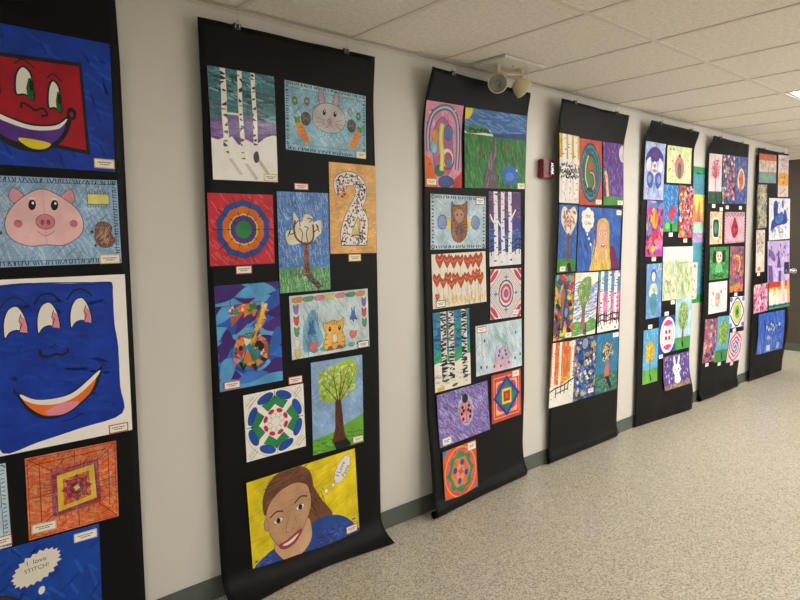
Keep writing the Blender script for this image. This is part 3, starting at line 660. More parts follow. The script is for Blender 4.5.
a = Art(.282, .437, '#eab368', seed=12)                     # 2
a.hatch('#f4c98c', 3, 160, 2, 2, 98, 98, 10, 14); a.hatch('#d89848', 2.5, 90, 2, 2, 98, 98, -40, 12)
path = [(24, 32), (21, 22), (36, 17), (54, 18), (66, 26), (64, 38), (53, 50), (42, 62), (35, 74), (33, 86)]
sp = a.smooth(path); a.line(BLK, 54, sp); a.line(BLK, 40, a.smooth([(58, 50), (72, 62), (70, 86)])); a.rect(BLK, 22, 79, 79, 91.5)
a.line('#efece8', 50, sp); a.line('#efece8', 36, a.smooth([(58, 50), (72, 62), (70, 85)])); a.rect('#efece8', 23.5, 80, 77.5, 90.5, 0)
a.poly('#e8dc8a', [(56, 62), (44, 79), (62, 79)], 1); a.line(BLK, 1.2, [(56, 62), (44, 79), (62, 79)], True)
on2 = lambda x, y: any((x-p[0])**2+((y-p[1])*1.55)**2 < 80 for p in sp) or (y > 80 and y < 90 and 24 < x < 77) or (50 < y < 85 and 64 < x < 76)
a.dabs(['#b8304a', '#2f8f86', '#5b3a86', BLK, '#c85a7a', '#3c9a58', BLK, '#a82a58'], 620, 12, 10, 80, 91, 2.6, .8, inside=on2, tex=0)
hang('crayon_drawing', 'orange sheet with a big white numeral 2 full of coloured flecks', 'drawing', a, 2, .756, 1.742, -.4, M_crayon)
loose_card('small name card with a yellow edge under the numeral 2 drawing', 2, 1.825, 1.501, '#e4bd4e', .075, .035)

a = Art(.274, .46, '#4f86cf', seed=13)                      # blossom tree
a.hatch('#9dbde6', 3, 190, 1, 1, 99, 74, 75, 14); a.hatch('#2f64b4', 3, 150, 1, 1, 99, 74, 85, 12)
a.rect('#5aa66a', -1, 76, 101, 101); a.hatch('#a6cfa4', 3, 90, 1, 77, 99, 99, 85, 12); a.hatch('#2f7d46', 3, 80, 1, 77, 99, 99, 85, 12)
a.blob('#eee7cf', [(30, 20), (44, 30), (52, 22), (66, 24), (68, 30), (82, 28), (84, 40), (76, 44), (66, 50), (58, 50), (40, 51), (20, 52), (14, 44), (18, 38), (30, 36)], 1)
a.poly('#2a231f', [(44, 80), (55, 78), (82, 96), (74, 99)]); a.hatch('#5d5650', 3, 14, 52, 82, 76, 96, 40, 8)
a.poly('#8a563c', [(48, 50), (58, 50), (58, 74), (64, 83), (40, 83), (48, 75)]); a.hatch('#3a221a', 2.4, 24, 49, 52, 57, 80, 88, 8)
a.line('#6a4030', 7, a.smooth([(53, 53), (36, 47), (30, 38), (33, 28)])); a.line('#6a4030', 7, a.smooth([(53, 53), (66, 48), (68, 38), (67, 32)]))
a.lines('#4a2c20', 3.4, [a.smooth([(33, 40), (22, 42), (24, 36), (18, 44)]), a.smooth([(44, 50), (46, 40), (40, 36)]), a.smooth([(56, 50), (54, 40), (58, 36), (50, 34)]), a.smooth([(68, 40), (78, 36), (74, 32), (80, 40)]), a.smooth([(33, 32), (40, 28), (42, 34)]), a.smooth([(60, 30), (66, 27), (56, 26)])])
hang('crayon_drawing', 'crayon drawing of a tree with cream blossom on blue sky, left of the numeral 2', 'drawing', a, 2, .471, 1.582, .3, M_crayon)
loose_card('small name card with a pink edge above the blossom tree drawing', 2, 1.528, 1.838, '#d4566e', .075, .03)

a = Art(.302, .305, '#cc2f3e', seed=14)                     # red mandala
a.hatch('#e05a62', 4, 120, 1, 1, 99, 99, 50, 14)
for r, c in ((42, '#1e4fa4'), (34, '#e0702c'), (23.5, '#e6cf3c'), (20.5, '#5a3196'), (13.5, '#2e8a4c')): a.poly(c, a.ngon(52, 50, r, 10, 18)); a.line('#2a1220', 1.2, a.ngon(52, 50, r, 10, 18), True)
a.lines(BLK, 2.4, [[(52+r0*math.cos(t), 50+r0*math.sin(t)), (52+r1*math.cos(t), 50+r1*math.sin(t))] for t in [2*PI*i/10 for i in range(10)] for r0, r1 in ((16, 26), (30, 38), (40, 48))])
hang('marker_drawing', 'red square drawing with a blue, orange and green round mandala', 'drawing', a, 2, .161, 1.641, .4, M_marker)
loose_card('small name card with a red edge under the red mandala', 2, 1.23, 1.466, '#c2404f', .076, .036)

a = Art(.305, .46, '#4f9ad6', seed=15)                      # mosaic
bl = ['#2350b8', '#47208a', '#5aa5dc', '#3c1c7c', '#2a60c8', '#63b0e2', '#32186e', '#3474d2']
for i in range(11):
    y = -5+i*10; o_ = a.R.uniform(-6, 6)
    a.blob(bl[i % 8], [(-5, y+o_), (20, y-5), (45, y+3+o_), (70, y-4), (105, y+o_), (105, y+13), (72, y+7), (45, y+14), (20, y+5), (-5, y+12)])
def leafy(c, cx, cy, rx, ry, rt):
    cr, sr = math.cos(math.radians(rt)), math.sin(math.radians(rt)); up, dn = [], []
    for q in range(11):
        t = -1+q/5; x = rx/100*a.w*t; b = ry/100*a.h; y1 = -b*(1-t*t)-b*.5*t; y2 = b*.35*(1-t*t)-b*.5*t
        up.append((x, y1)); dn.append((x, y2))
    a.poly(c, [(cx+(x*cr-y*sr)/a.w*100, cy+(x*sr+y*cr)/a.h*100) for x, y in up+dn[::-1]])
for cx, cy, rx, ry, rt, c in ((20, 10, 22, 9, 0, '#3f2378'), (62, 10, 26, 8, 10, '#5aa5dc'), (88, 22, 12, 14, 30, '#2a58b8'), (12, 30, 14, 8, 0, '#5aa5dc'), (30, 42, 26, 6, -20, '#2a58b8'), (12, 62, 10, 14, 0, '#3f2378'), (88, 45, 14, 10, 40, '#4a2a86'), (92, 62, 12, 12, 0, '#2f66c4'), (15, 84, 16, 10, -30, '#5aa5dc'), (50, 92, 20, 8, 10, '#3b78cf'), (86, 86, 16, 9, 30, '#3f2378'), (70, 82, 9, 5, 0, '#63b0e2'), (45, 36, 20, 6, -30, '#4a2a86')): leafy(c, cx, cy, rx*1.25, ry*1.35, rt)
a.line('#35206e', 2, [(0, 20), (70, 18)]); a.line('#35206e', 2, [(22, 2), (22, 20)])
cols = ['#e6c832', '#d8402e', '#2f8a4a', '#e88ca0', BLK, '#e8832e', '#e9dfd2', '#b83458', '#c8b060', '#2c9a94', '#7a3aa0']
def tri(x, y, s_):
    t = a.R.uniform(0, 6.3); a.poly(a.R.choice(cols), [(x+s_*math.cos(t+k), y+s_*.66*math.sin(t+k)) for k in (0, 2.1+a.R.uniform(-.4, .4), 4.1)], 1, False)
a.ell('#3a80b0', 50, 66, 30, 18.5); a.poly('#c86038', [(20, 20), (62, 18), (60, 32), (44, 26), (22, 40)])
a.line('#3f78b8', 26, a.smooth([(76, 22), (66, 34), (60, 48), (52, 62)]))
for k in range(60): a.n += 1; t = a.R.uniform(0, 6.3); q = a.R.uniform(.5, 1); tri(50+27*q*math.cos(t), 66+16*q*math.sin(t), 8)
for k in range(26): a.n += 1; tri(a.R.uniform(24, 60), a.R.uniform(21, 29), 7)
for k in range(20): a.n += 1; t = k/20; tri(76-22*t+a.R.uniform(-3, 3), 22+34*t, 7)
a.poly('#e8c840', [(72, 20), (76, 26), (58, 52), (52, 58), (62, 40)]); a.poly('#2f8a4a', [(50, 62), (60, 74), (52, 76)]); a.poly('#e07a30', [(44, 62), (52, 76), (36, 76)]); a.ell(BLK, 66, 62, 5, 4); a.ell('#30211f', 34, 61, 3.5, 2.6)
a.line('#20204a', 1.3, a.pts_ell(50, 66, 30, 18.5), True)
a.put_card(18, 95, '#d4566e', -1, .075, .034)
hang('marker_drawing', 'blue and purple wavy mosaic around a multicoloured figure', 'drawing', a, 2, .183, 1.174, .9, M_marker)

a = Art(.45, .3, '#cfe2e8', seed=16)                        # tiger
a.hatch('#a6cede', 4, 120, 8, 12, 94, 94, 60, 12); a.blob('#7db4d4', [(18, 40), (28, 24), (34, 50), (38, 80), (16, 92), (14, 60)]); a.hatch('#4f98c0', 3, 36, 15, 30, 34, 92, 85, 14)
for i, c in enumerate(['#e99a48', '#5a9a7c', '#d8808c', '#e6dc7a', '#d88a92', '#4e9478', '#ea9a44']): a.blob(c, [(4+i*13.4, 4), (14+i*13.4, 3), (16+i*13.4, 7), (13+i*13.4, 11), (5+i*13.4, 11), (3+i*13.4, 8)], 1, '#7c6a60', .8)
for x, cs in ((7, ['#8a6ab8', '#d8404a', '#4e9478', '#ece8e4', '#e6cf6a']), (94, ['#7d62b0', '#d8404a', '#4e9478', '#ece8e4'])):
    for i, c in enumerate(cs): y = 22+i*17.5; a.blob(c, [(x-3, y-8), (x, y-5), (x+3, y-8), (x+2.6, y+4), (x, y+8), (x-2.6, y+3)], 1, '#4a4450', .9)
for i in range(6): a.blob(['#5aa0c8', '#64b49c', '#4c7cc0'][i % 3], [(22+i*12, 90), (28+i*12, 87), (32+i*12, 91), (27+i*12, 95)], 1, '#3c5a78', .8)
for x, y in ((25, 56), (79, 42)): a.blob('#2f62b8', [(x-2, y-14), (x, y-6), (x+1.8, y-15), (x+2.4, y-2), (x+5, y+8), (x+1, y+7), (x, y+12), (x-2, y+7), (x-5, y+6), (x-2.6, y-2)], 1, '#1c2e6a', 1)
for x, y in ((26, 84), (78, 74)): a.blob('#e27070', [(x-5, y), (x-3, y-7), (x+2, y-5), (x+5, y-6), (x+4, y+3), (x-1, y+7)], 1, '#8a3030', 1)
a.blob('#edb548', [(40, 48), (44, 50), (52, 46), (60, 49), (66, 43), (66, 55), (64, 66), (67, 82), (63, 92), (42, 93), (39, 82), (43, 68), (40, 58)], 1, '#4a3320', 1.6)
for x in (47.5, 60): a.ell(BLK, x, 60, 1.8, 4, tex=0); a.ell('#c8b46a', x, 58.6, .6, 1.3, tex=0)
a.lines('#70401c', 2, [[(50, 48), (51, 54)], [(53.5, 47), (53.5, 54)], [(57, 48), (56, 54)], [(41, 68), (45, 69)], [(40, 77), (45, 76)], [(66, 68), (62, 69)], [(67, 76), (62, 76)], [(40, 85), (44, 84)], [(67, 84), (62, 84)], [(49, 84), (58, 84)]])
a.ell('#f0ece0', 53.5, 76, 3.2, 7.5, line='#7a5a30', lw=1); a.poly('#d8808c', [(52, 66), (55, 66), (53.5, 69)])
for x in (47, 59): a.poly('#8a4a28', [(x-5, 95), (x-2, 88), (x+2, 88), (x+5, 95)])
a.put_card(91, 94, '#35353a', 0, .068, .036)
hang('crayon_drawing', 'crayon drawing of an orange striped tiger cub with a border of small shapes', 'drawing', a, 2, .611, 1.189, 1.1, M_crayon)

a = Art(.302, .457, '#8fb4de', seed=17)                     # big green tree
a.hatch('#a8c4e6', 4, 120, 1, 1, 99, 74, 60, 14); a.hatch('#7fa6d6', 3, 100, 1, 20, 99, 74, -50, 14)
a.poly('#6fb03c', [(-1, 84), (40, 80), (101, 66), (101, 101), (-1, 101)]); a.hatch('#4c8f2c', 4, 60, 0, 84, 100, 99, 10, 14)
a.poly('#151312', [(36, 88), (60, 86), (74, 98), (66, 102), (44, 100)])
a.blob('#a8c84c', [(14, 30), (16, 14), (34, 10), (58, 4), (80, 3), (90, 14), (84, 28), (68, 40), (54, 47), (30, 46), (18, 42)])
a.dabs(['#c8dc78', '#8fb83c', '#dbe69a'], 150, 16, 8, 84, 42, 4, 1.6)
a.poly('#5d3324', [(44, 46), (55, 46), (58, 62), (60, 78), (64, 91), (36, 92), (43, 76)]); a.hatch('#3c1f16', 2.4, 26, 44, 50, 58, 88, 88, 12)
for p_ in ([(49, 48), (38, 38), (24, 28), (18, 22)], [(49, 48), (46, 34), (42, 20), (44, 12)], [(50, 48), (58, 34), (66, 20), (74, 8)], [(51, 48), (68, 36), (80, 24), (84, 16)], [(52, 42), (56, 26), (56, 12)]): a.line('#5d3324', 5, a.smooth(p_), taper=.3)
a.lines('#6a4024', 1.6, [[(30, 32), (24, 34)], [(34, 35), (33, 24)], [(45, 30), (50, 22)], [(44, 24), (36, 16)], [(62, 28), (74, 24)], [(66, 20), (60, 12)], [(72, 30), (84, 30)], [(56, 24), (62, 16)]])
a.put_card(88, 95, '#e6dcae', 0, .06, .03)
hang('crayon_drawing', 'drawing of a brown tree with a yellow-green crown and black shadow on grass', 'drawing', a, 2, .640, .779, .1, M_marker)

a = Art(.305, .308, '#f4f2ee', 0, seed=18)                  # white mandala
for i in range(8):
    t = math.radians(22.5+i*45); a.ell('#1f4fb0', 50+40*math.cos(t), 50+42*math.sin(t), 14, 6.5, math.degrees(t)+90, line='#16204a', lw=1.3)
for i in range(4):
    t = math.radians(i*90); pt = lambda r, d: (50+r*math.cos(t+math.radians(d)), 50+r*math.sin(t+math.radians(d)))
    a.poly('#2a8a54', [pt(36, -37), pt(36, -12), pt(41, 0), pt(36, 12), pt(36, 37), pt(22, 34), pt(24, 12), pt(28, 0), pt(24, -12), pt(22, -34)]); a.line('#16482c', 1, [pt(36, -37), pt(41, 0), pt(36, 37), pt(22, 34), pt(28, 0), pt(22, -34)], True)
    a.line(BLK, 1.8, [pt(36, 0), pt(48, 0)])
for i in range(8):
    t = math.radians(22.5+i*45); a.ell('#c8283c', 50+18*math.cos(t), 50+18*math.sin(t), 5.4, 3.2, math.degrees(t)+90); a.line('#9a9284', 1, a.pts_ell(50+11*math.cos(t), 50+11*math.sin(t), 4, 4), True)
a.line('#8a9c68', 1, a.pts_ell(50, 50, 50, 52), True)
for x, y in ((10, 12), (88, 10), (10, 90), (90, 88)): a.lines('#8a6a30', 1.6, [[(x-7, y+6), (x+6, y-7)], [(x-4, y+9), (x+9, y-3)]]); a.line('#c8b468', 1.2, [(x-8, y+2), (x+2, y-8)])
hang('marker_drawing', 'white square mandala with blue ovals and a green and red ring', 'drawing', a, 2, .294, .758, 1.2, M_marker)
loose_card('small name card with a red edge above the white and blue mandala', 2, 1.47, .937, '#c2404f', .074, .036)

a = Art(.60, .457, '#ecd51f', seed=19)                      # yellow portrait
a.hatch('#e2c61a', 4, 60, 2, 2, 98, 90, 160, 22); a.hatch('#f2de34', 4, 60, 2, 2, 98, 90, 160, 22)
a.blob('#7d5238', [(54, 10), (58, 30), (66, 48), (74, 66), (62, 70), (50, 70), (50, 40)], 1, '#3a2418', 1.3)
a.hatch('#5a3724', 2, 20, 54, 34, 68, 64, 65, 16)
a.blob('#2a4fa0', [(-2, 104), (1, 90), (10, 82), (22, 78), (34, 90), (50, 82), (56, 66), (72, 66), (86, 74), (98, 92), (99, 106)])
a.dabs(['#5c7cc8', '#7a3a70', '#16306e', '#3b63b8'], 320, 2, 78, 96, 100, 1.7, .6, rot=20, inside=lambda x, y: y > 80+abs(x-80)*.02 and not (18 < x < 56 and y < 98))
a.blob('#d8ae88', [(20, 72), (48, 58), (53, 70), (52, 84), (44, 94), (32, 97), (24, 90)], .6, '#5a3c28', 1)
a.blob('#c79c78', [(15, 56), (14, 40), (20, 24), (34, 15), (48, 16), (53, 28), (54, 46), (48, 63), (40, 77), (30, 83), (21, 74)], .6, '#3a2418', 1.5)
a.ell('#c79c78', 13.6, 50, 2, 6.5, line='#3a2418', lw=1.2); a.line('#a87c58', 1.2, [(16, 38), (54, 30)])
a.blob('#6d4330', [(13, 40), (12, 24), (18, 8), (30, -1), (44, -1), (54, 8), (57, 24), (55, 34), (51, 22), (40, 16), (26, 20), (17, 30)], 1, '#3a2418', 1.4)
a.hatch('#8a5c44', 2.2, 40, 16, 2, 52, 16, 165, 12)
a.hatch('#b88a66', 1.6, 26, 18, 24, 52, 68, 175, 14); a.line('#5a3724', 6, a.smooth([(17, 44), (23, 40), (29, 42)])); a.line('#5a3724', 6, a.smooth([(39, 38), (45, 33), (51, 35)]))
for x, y in ((24, 50), (44, 44)): a.ell('#ece6da', x, y, 4, 2.8, -8, line=BLK, lw=1.4, tex=0); a.ell(BLK, x, y, 1.9, 2.7, tex=0)
a.line('#6a4630', 1.6, a.smooth([(33, 50), (30, 64), (33, 67), (38, 63)])); a.line('#6a4630', 1.2, a.smooth([(38, 50), (40, 60)]))
a.blob('#a83c50', [(23, 76), (30, 74), (42, 68), (44, 70), (38, 80), (30, 83), (25, 81)], 0, '#4a1420', 1.1)
a.poly('#f3efe8', a.smooth([(26, 77.5), (32, 76), (41, 71.5), (36, 77.5), (30, 79.5)], True), 0)
pp = []
for i in range(26):
    t = 2*PI*i/26; q = 1+.07*(-1)**i; x, y = 12.5*q*math.cos(t), 4.8*q*math.sin(t)*1.3; an = math.radians(-58); pp.append((86+x*math.cos(an)-y*math.sin(an), 19+(x*math.sin(an)+y*math.cos(an))*1.3))
a.poly('#f0ece4', pp, 0); a.line(BLK, 1, pp, True); a.text('I Love', 84.4, 18, .032, 56, '#3a3630'); a.text('Pasta', 89, 22, .03, 56, '#3a3630')
a.ell('#f0ece4', 76, 33, 1.7, 2.3, line='#4a443c', lw=1, tex=0); a.ell('#f0ece4', 69, 37, 2, 2.6, line='#4a443c', lw=1, tex=0)
a.put_card(92, 91, '#c2304a', 0, .07, .04)
hang('marker_drawing', 'bright yellow portrait of a smiling face in a blue sweater with a thought bubble', 'drawing', a, 2, .444, .290, 2, M_marker)
# ---- third banner
a = Art(.287, .457, '#d98fae', seed=30)                     # pink oval
a.hatch('#eab4c8', 5, 60, 2, 2, 98, 98, 80, 14); a.poly('#e0702c', [(-1, 62), (14, 66), (26, 82), (34, 101), (-1, 101)]); a.poly('#c23a34', [(101, 80), (82, 88), (72, 101), (101, 101)])
a.line('#5b6f88', 26, a.smooth([(10, 58), (9, 34), (20, 14), (46, 5), (72, 8), (88, 22), (91, 48), (86, 78)])); a.line('#c8b8d0', 8, a.smooth([(10, 58), (9, 34), (20, 14), (46, 5), (72, 8), (88, 22), (91, 48), (86, 78)]))
a.dabs([BLK, '#e6e2ea', '#3c4f78'], 60, 6, 2, 94, 78, 2.4, 1, inside=lambda x, y: 1 < ((x-50)/46)**2+((y-42)/42)**2 < 1.3)
a.blob('#b56f98', [(30, 24), (48, 16), (68, 28), (76, 50), (72, 76), (52, 88), (30, 80), (20, 60), (22, 38)], 1, '#2e2040', 2)
a.ell('#5b78b8', 64, 34, 12, 9, line=BLK, lw=2); a.ell('#8fc4d8', 24, 52, 9, 8, line='#2c6a58', lw=2); a.ell('#b83c58', 58, 66, 22, 13); a.ell('#e6dfe4', 60, 64, 17, 11); a.ell('#b04a70', 62, 66, 12, 9); a.ell('#4f8ac0', 66, 70, 7, 6)
a.ell('#2f7d5c', 38, 80, 13, 7, line=BLK, lw=1.5); a.blob('#3c5590', [(36, 90), (60, 86), (78, 92), (66, 99), (40, 99)], 1, BLK, 2); a.line('#c9cf5a', 26, a.smooth([(46, 24), (43, 42), (46, 60), (44, 80)])); a.line('#e2e29a', 8, a.smooth([(46, 24), (43, 42), (46, 60), (44, 80)])); a.ell('#e0a838', 28, 40, 7, 9)
a.put_card(16, 94, '#e2b458', 0, .075, .036)
hang('tempera_painting', 'pink painting with a yellow-green stripe inside swirling ovals', 'painting', a, 3, .158, 2.106, 1.1, M_marker)

a = Art(.559, .452, '#2f7a3c', seed=31)                     # landscape with road
a.hatch('#4c9a4a', 7, 80, 0, 34, 100, 98, 80, 12); a.hatch('#1f5c30', 7, 70, 0, 34, 100, 98, 80, 12)
a.poly('#3f6fb8', [(-1, -1), (101, -1), (101, 31), (44, 31), (38, 27), (-1, 27)]); a.hatch('#6a98d4', 7, 46, 0, 0, 100, 26, 8, 22); a.poly('#24427e', [(44, 29), (101, 24), (101, 33), (44, 33)])
a.poly('#e9e6dc', [(-1, 26), (38, 24), (45, 32), (-1, 31)], 0); a.blob('#3c8a48', [(0, 26), (8, 21), (28, 21), (42, 29), (30, 29), (6, 31)]); a.dabs([BLK, '#1c4a28'], 24, 4, 25, 36, 28, 1.6, 2)
a.poly('#5b545c', [(44, 34), (47, 34), (52, 101), (26, 101)]); a.hatch('#8a7f88', 4, 20, 34, 50, 50, 98, 95, 14); a.line('#2c2830', 2, [(44, 34), (26, 101)])
a.poly('#e6d43a', a.pts_ell(0, 0, 11, 14)); a.line('#e6b82c', 3, a.pts_ell(0, 0, 11, 14, 0, 0, 90)); a.ell('#2f66c0', 73, 82, 14, 13); a.ell('#4c86d8', 72, 84, 8, 6); a.ell('#eceae4', 84, 75, 1.4, 1.4, tex=0)
for x, y in ((69, 45), (23, 55)): a.poly('#8a2f24', a.star(x, y, 4, 2, 5)); a.line('#1c4a28', 1.5, [(x, y), (x, y+7)])
a.put_card(92, 96, '#e2d9b0', 0, .07, .036)
hang('tempera_painting', 'landscape painting of a grey road through green fields under a blue sky', 'painting', a, 3, .604, 2.116, 1.6, M_marker)

a = Art(.457, .308, '#b4cfe2', seed=32)                     # brown animal
a.hatch('#dce8ee', 4, 90, 8, 8, 92, 92, 40, 12); a.hatch('#8fb6d6', 3, 70, 8, 8, 92, 92, -40, 12)
a.stitches([BLK, '#3a2a34', '#b04a58', '#3f7a5c', '#27304a'], k=24, lw=6, inset=2, ln=5)
for x, rt in ((20, 0), (80, 0)): a.ell('#7b98cc', x, 50, 8, 13, line='#28346a', lw=3)
for sg_ in (-1, 1): a.poly('#e6d33c', [(50+sg_*10, 42), (50+sg_*23, 46), (50+sg_*19, 54), (50+sg_*24, 58), (50+sg_*10, 64)])
a.blob('#83492c', [(37, 12), (42, 18), (58, 16), (64, 9), (65, 24), (64, 42), (65, 60), (62, 78), (50, 88), (38, 80), (35, 60), (36, 40), (35, 24)], 1, '#2e1a14', 2)
a.hatch('#a8684a', 3, 40, 38, 20, 62, 80, 80, 8); a.blob('#b88a78', [(42, 30), (50, 26), (58, 32), (57, 44), (50, 52), (43, 44)]); a.ell(BLK, 46, 36, 1.4, 2.4); a.ell(BLK, 54, 36, 1.4, 2.4); a.ell('#5a2c20', 50, 66, 8, 9)
a.lines('#e6d33c', 4, [[(42, 86), (40, 93)], [(58, 86), (60, 93)]]); a.put_card(89, 9, '#33333a', 0, .075, .044)
hang('crayon_drawing', 'pale blue drawing of a brown owl-like animal with yellow wing tips', 'drawing', a, 3, .285, 1.683, -.2, M_crayon)

a = Art(.305, .457, '#3f3f96', seed=33)                     # birches purple
a.rect('#5a3a70', -1, -1, 101, 34); a.rect('#3c3c8c', -1, 34, 101, 55); a.rect('#2f56a8', -1, 55, 101, 84); a.hatch('#7b5c98', 6, 40, 0, 0, 100, 40, 8, 20); a.hatch('#4c78c8', 6, 50, 0, 50, 100, 84, 8, 20)
a.blob('#dcdce6', [(-5, 83), (30, 80), (60, 82), (105, 79), (105, 105), (-5, 105)], .3)
for y in (68, 76, 81): a.line('#10121e', 6, a.smooth([(-2, y), (12, y-3), (28, y+2), (50, y-3), (72, y+1), (88, y-4), (102, y-2)]))
for x in (8, 30, 56, 84, 96): a.line('#10121e', 5, [(x, 64), (x-2, 86)])
a.line('#e8e6ea', 9, a.smooth([(20, 44), (10, 38), (3, 30)])); a.line('#e8e6ea', 9, a.smooth([(42, 48), (32, 44), (26, 38)])); a.line('#e8e6ea', 9, a.smooth([(66, 40), (74, 32), (84, 24)]))
a.birch([20], 12, 97, col='#e8e6ea', marks=12, mkw=.7); a.birch([42, 65], 11, 97, col='#e8e6ea', marks=12, mkw=.7)
hang('tempera_painting', 'purple and blue painting of three white birches with black branches', 'painting', a, 3, .703, 1.646, 1.1, M_marker)

a = Art(.454, .308, '#e6dfce', 0, seed=34)                  # heart trees
a.hatch('#e0b84a', 4, 60, 14, 80, 98, 97, 80, 8); a.hatch('#b8aca0', 2, 30, 4, 60, 96, 96, 88, 16)
for x, y, s_ in [(14, 10, 1.2), (27, 12, 1.1), (39, 14, 1.1), (51, 13, 1), (65, 16, 1.2), (75, 15, 1.1), (86, 14, 1.3), (8, 46, 1.1), (19, 52, .9), (28, 44, 1), (34, 56, .9), (41, 46, 1), (51, 52, 1.1), (62, 46, .9), (70, 50, 1), (78, 44, 1), (88, 50, 1.1), (84, 40, .8), (8, 78, .6)]:
    a.line('#6a5040', 1.3, [(x, y+4), (x+.6, 94 if y > 30 else y+30)])
    w_ = 6.4*s_; h_ = 11*s_
    a.blob('#b8452c', [(x, y-h_*.45), (x+w_*.6, y-h_*.9), (x+w_, y-h_*.2), (x+w_*.5, y+h_*.7), (x, y+h_*1.25), (x-w_*.5, y+h_*.7), (x-w_, y-h_*.2), (x-w_*.6, y-h_*.9)])
    a.line('#e39a3c', 3.6, [(x-w_*.7, y-h_*.1), (x, y+h_*.25), (x+w_*.7, y-h_*.2)]); a.line('#c8623c', 2, [(x-w_*.4, y+h_*.45), (x, y+h_*.7), (x+w_*.4, y+h_*.4)])
a.put_card(13, 92, '#34343a', 0, .075, .04)
hang('crayon_drawing', 'drawing of two rows of orange and red heart-shaped trees on white', 'drawing', a, 3, .291, 1.353, 1.1, M_marker)

a = Art(.30, .312, '#ddd6d4', 0, seed=35)                   # red-blue diamond mandala
for r, c, wd in ((62, '#b8455a', 5), (56, '#4a86b0', 3), (50, '#3c4a70', 3), (44, '#c0596a', 4), (38, '#3c4a70', 2)): a.line(c, wd, a.ngon(50, 50, r, 4, 0), True)
for sx, sy in ((-1, -1), (1, -1), (-1, 1), (1, 1)):
    a.ell('#bf4458', 50+sx*38, 50+sy*36, 17, 5, 45*sx*sy*-1); a.ell('#bf4458', 50+sx*46, 50+sy*44, 14, 4, 45*sx*sy*-1)
for i in range(4): t = i*PI/2; a.poly('#4f9ab8', a.star(50+33*math.cos(t), 50+33*math.sin(t), 8, 3.4, 4))
a.ell('#2e3a66', 50, 50, 25, 28); a.ell('#d9d2d8', 50, 50, 22, 25); a.ell('#c04a62', 50, 50, 18, 20); a.ell('#dcc0cc', 50, 50, 12, 14); a.ell('#c04a62', 50, 50, 8, 9); a.poly('#6a86c0', a.star(50, 50, 6, 2.5, 6))
a.put_card(82, 90, '#c2304a', 0, .06, .036)
hang('crayon_drawing', 'white drawing of a red and blue diamond mandala beside the heart trees', 'drawing', a, 3, .707, 1.241, -.4, M_marker)

a = Art(.303, .457, '#2580a0', seed=36)                     # birches teal
a.hatch('#2f5cb0', 9, 60, 0, 0, 100, 50, 10, 26); a.hatch('#3aa0a8', 9, 60, 0, 10, 100, 60, 8, 26); a.poly('#2f9a70', [(-1, 52), (50, 50), (101, 44), (101, 66), (-1, 70)]); a.hatch('#4cb488', 7, 30, 0, 50, 100, 66, -20, 18)
a.blob('#e6e2d6', [(-5, 68), (30, 64), (60, 66), (105, 60), (105, 105), (-5, 105)], .3); a.dabs(['#b8b4a8'], 20, 4, 76, 96, 96, 6, 1, 10)
for x in (27, 48, 84): a.birch([x], 15, 88, marks=34, mkw=1.25, col='#d6d4d0', mk='#232326')
for x, y in ((32, 88), (54, 96), (86, 88)): a.poly('#55544e', a.pts_ell(x, y, 8, 1.8, -10))
a.poly('#e2b458', [(6, 95), (26, 94), (26, 99), (6, 100)], 0)
hang('tempera_painting', 'teal sky painting of three heavily black-marked birch trunks on snow', 'painting', a, 3, .214, .946, .7, M_marker)

a = Art(.448, .31, '#c2d6e4', seed=37)                      # pale blue mouse
a.hatch('#e2e8ec', 5, 60, 2, 2, 98, 98, 80, 18); a.hatch('#9cc0d8', 5, 60, 2, 2, 98, 98, 70, 18); a.hatch('#8fc8c8', 5, 30, 40, 10, 80, 60, 60, 18)
a.blob('#c4b0d4', [(40, 62), (44, 48), (46, 56), (60, 52), (66, 44), (68, 58), (72, 70), (66, 80), (44, 80), (40, 74)], 1, '#2e2a50', 2); a.blob('#dcb4c8', [(34, 92), (42, 78), (66, 78), (78, 90), (60, 99), (36, 99)]); 
for x, y in ((50, 60), (62, 60), (48, 68), (64, 68), (56, 74), (10, 84), (22, 86), (38, 88), (52, 90), (70, 86), (84, 80), (96, 74), (18, 32), (86, 26)): a.ell('#28304e', x, y, 1.8, 3.2)
a.lines('#5a6a80', 1.4, [[(2, 42), (18, 34)], [(86, 30), (98, 22)], [(30, 2), (26, 22)]]); a.put_card(12, 9, '#c2304a', 0, .085, .036)
hang('crayon_drawing', 'pale blue drawing of a small lilac animal with dark dots', 'drawing', a, 3, .645, .908, .4, M_crayon)

a = Art(.298, .308, '#cc4a34', seed=38)                     # diamond
a.line('#e89a8c', 8, [(8, 8), (92, 8), (92, 92), (8, 92)], True); a.poly('#eeb088', [(14, 16), (86, 16), (86, 86), (14, 86)]); a.hatch('#f4cfae', 4, 30, 16, 16, 84, 84, 40, 10)
for c, cx, cy in (('#b84a90', 22, 22), ('#b84a90', 78, 22), ('#b84a90', 22, 78), ('#b84a90', 78, 78)): a.poly(c, a.pts_ell(50+(cx-50)*.62, 50+(cy-50)*.62, 16, 13, 0))
for r, c in ((45, '#38307e'), (37, '#2f66b0'), (29, '#2f8a5c')): a.poly(c, a.ngon(50, 50, r, 4, 0)); 
a.poly('#e6d33c', [(34, 34), (66, 34), (66, 66), (34, 66)]); a.poly('#b02a2c', [(39, 39), (61, 39), (61, 61), (39, 61)]); a.poly('#d85a3c', [(45, 44), (55, 44), (55, 56), (45, 56)])
a.lines('#4a1a14', 1.5, [[(2, 2), (16, 18)], [(98, 2), (84, 18)], [(2, 98), (16, 82)], [(98, 98), (84, 82)]]); a.put_card(82, 8, '#cfd3da', 0, .07, .038)
hang('marker_drawing', 'orange drawing with a blue and green diamond around a red square', 'drawing', a, 3, .708, .583, .9, M_marker)

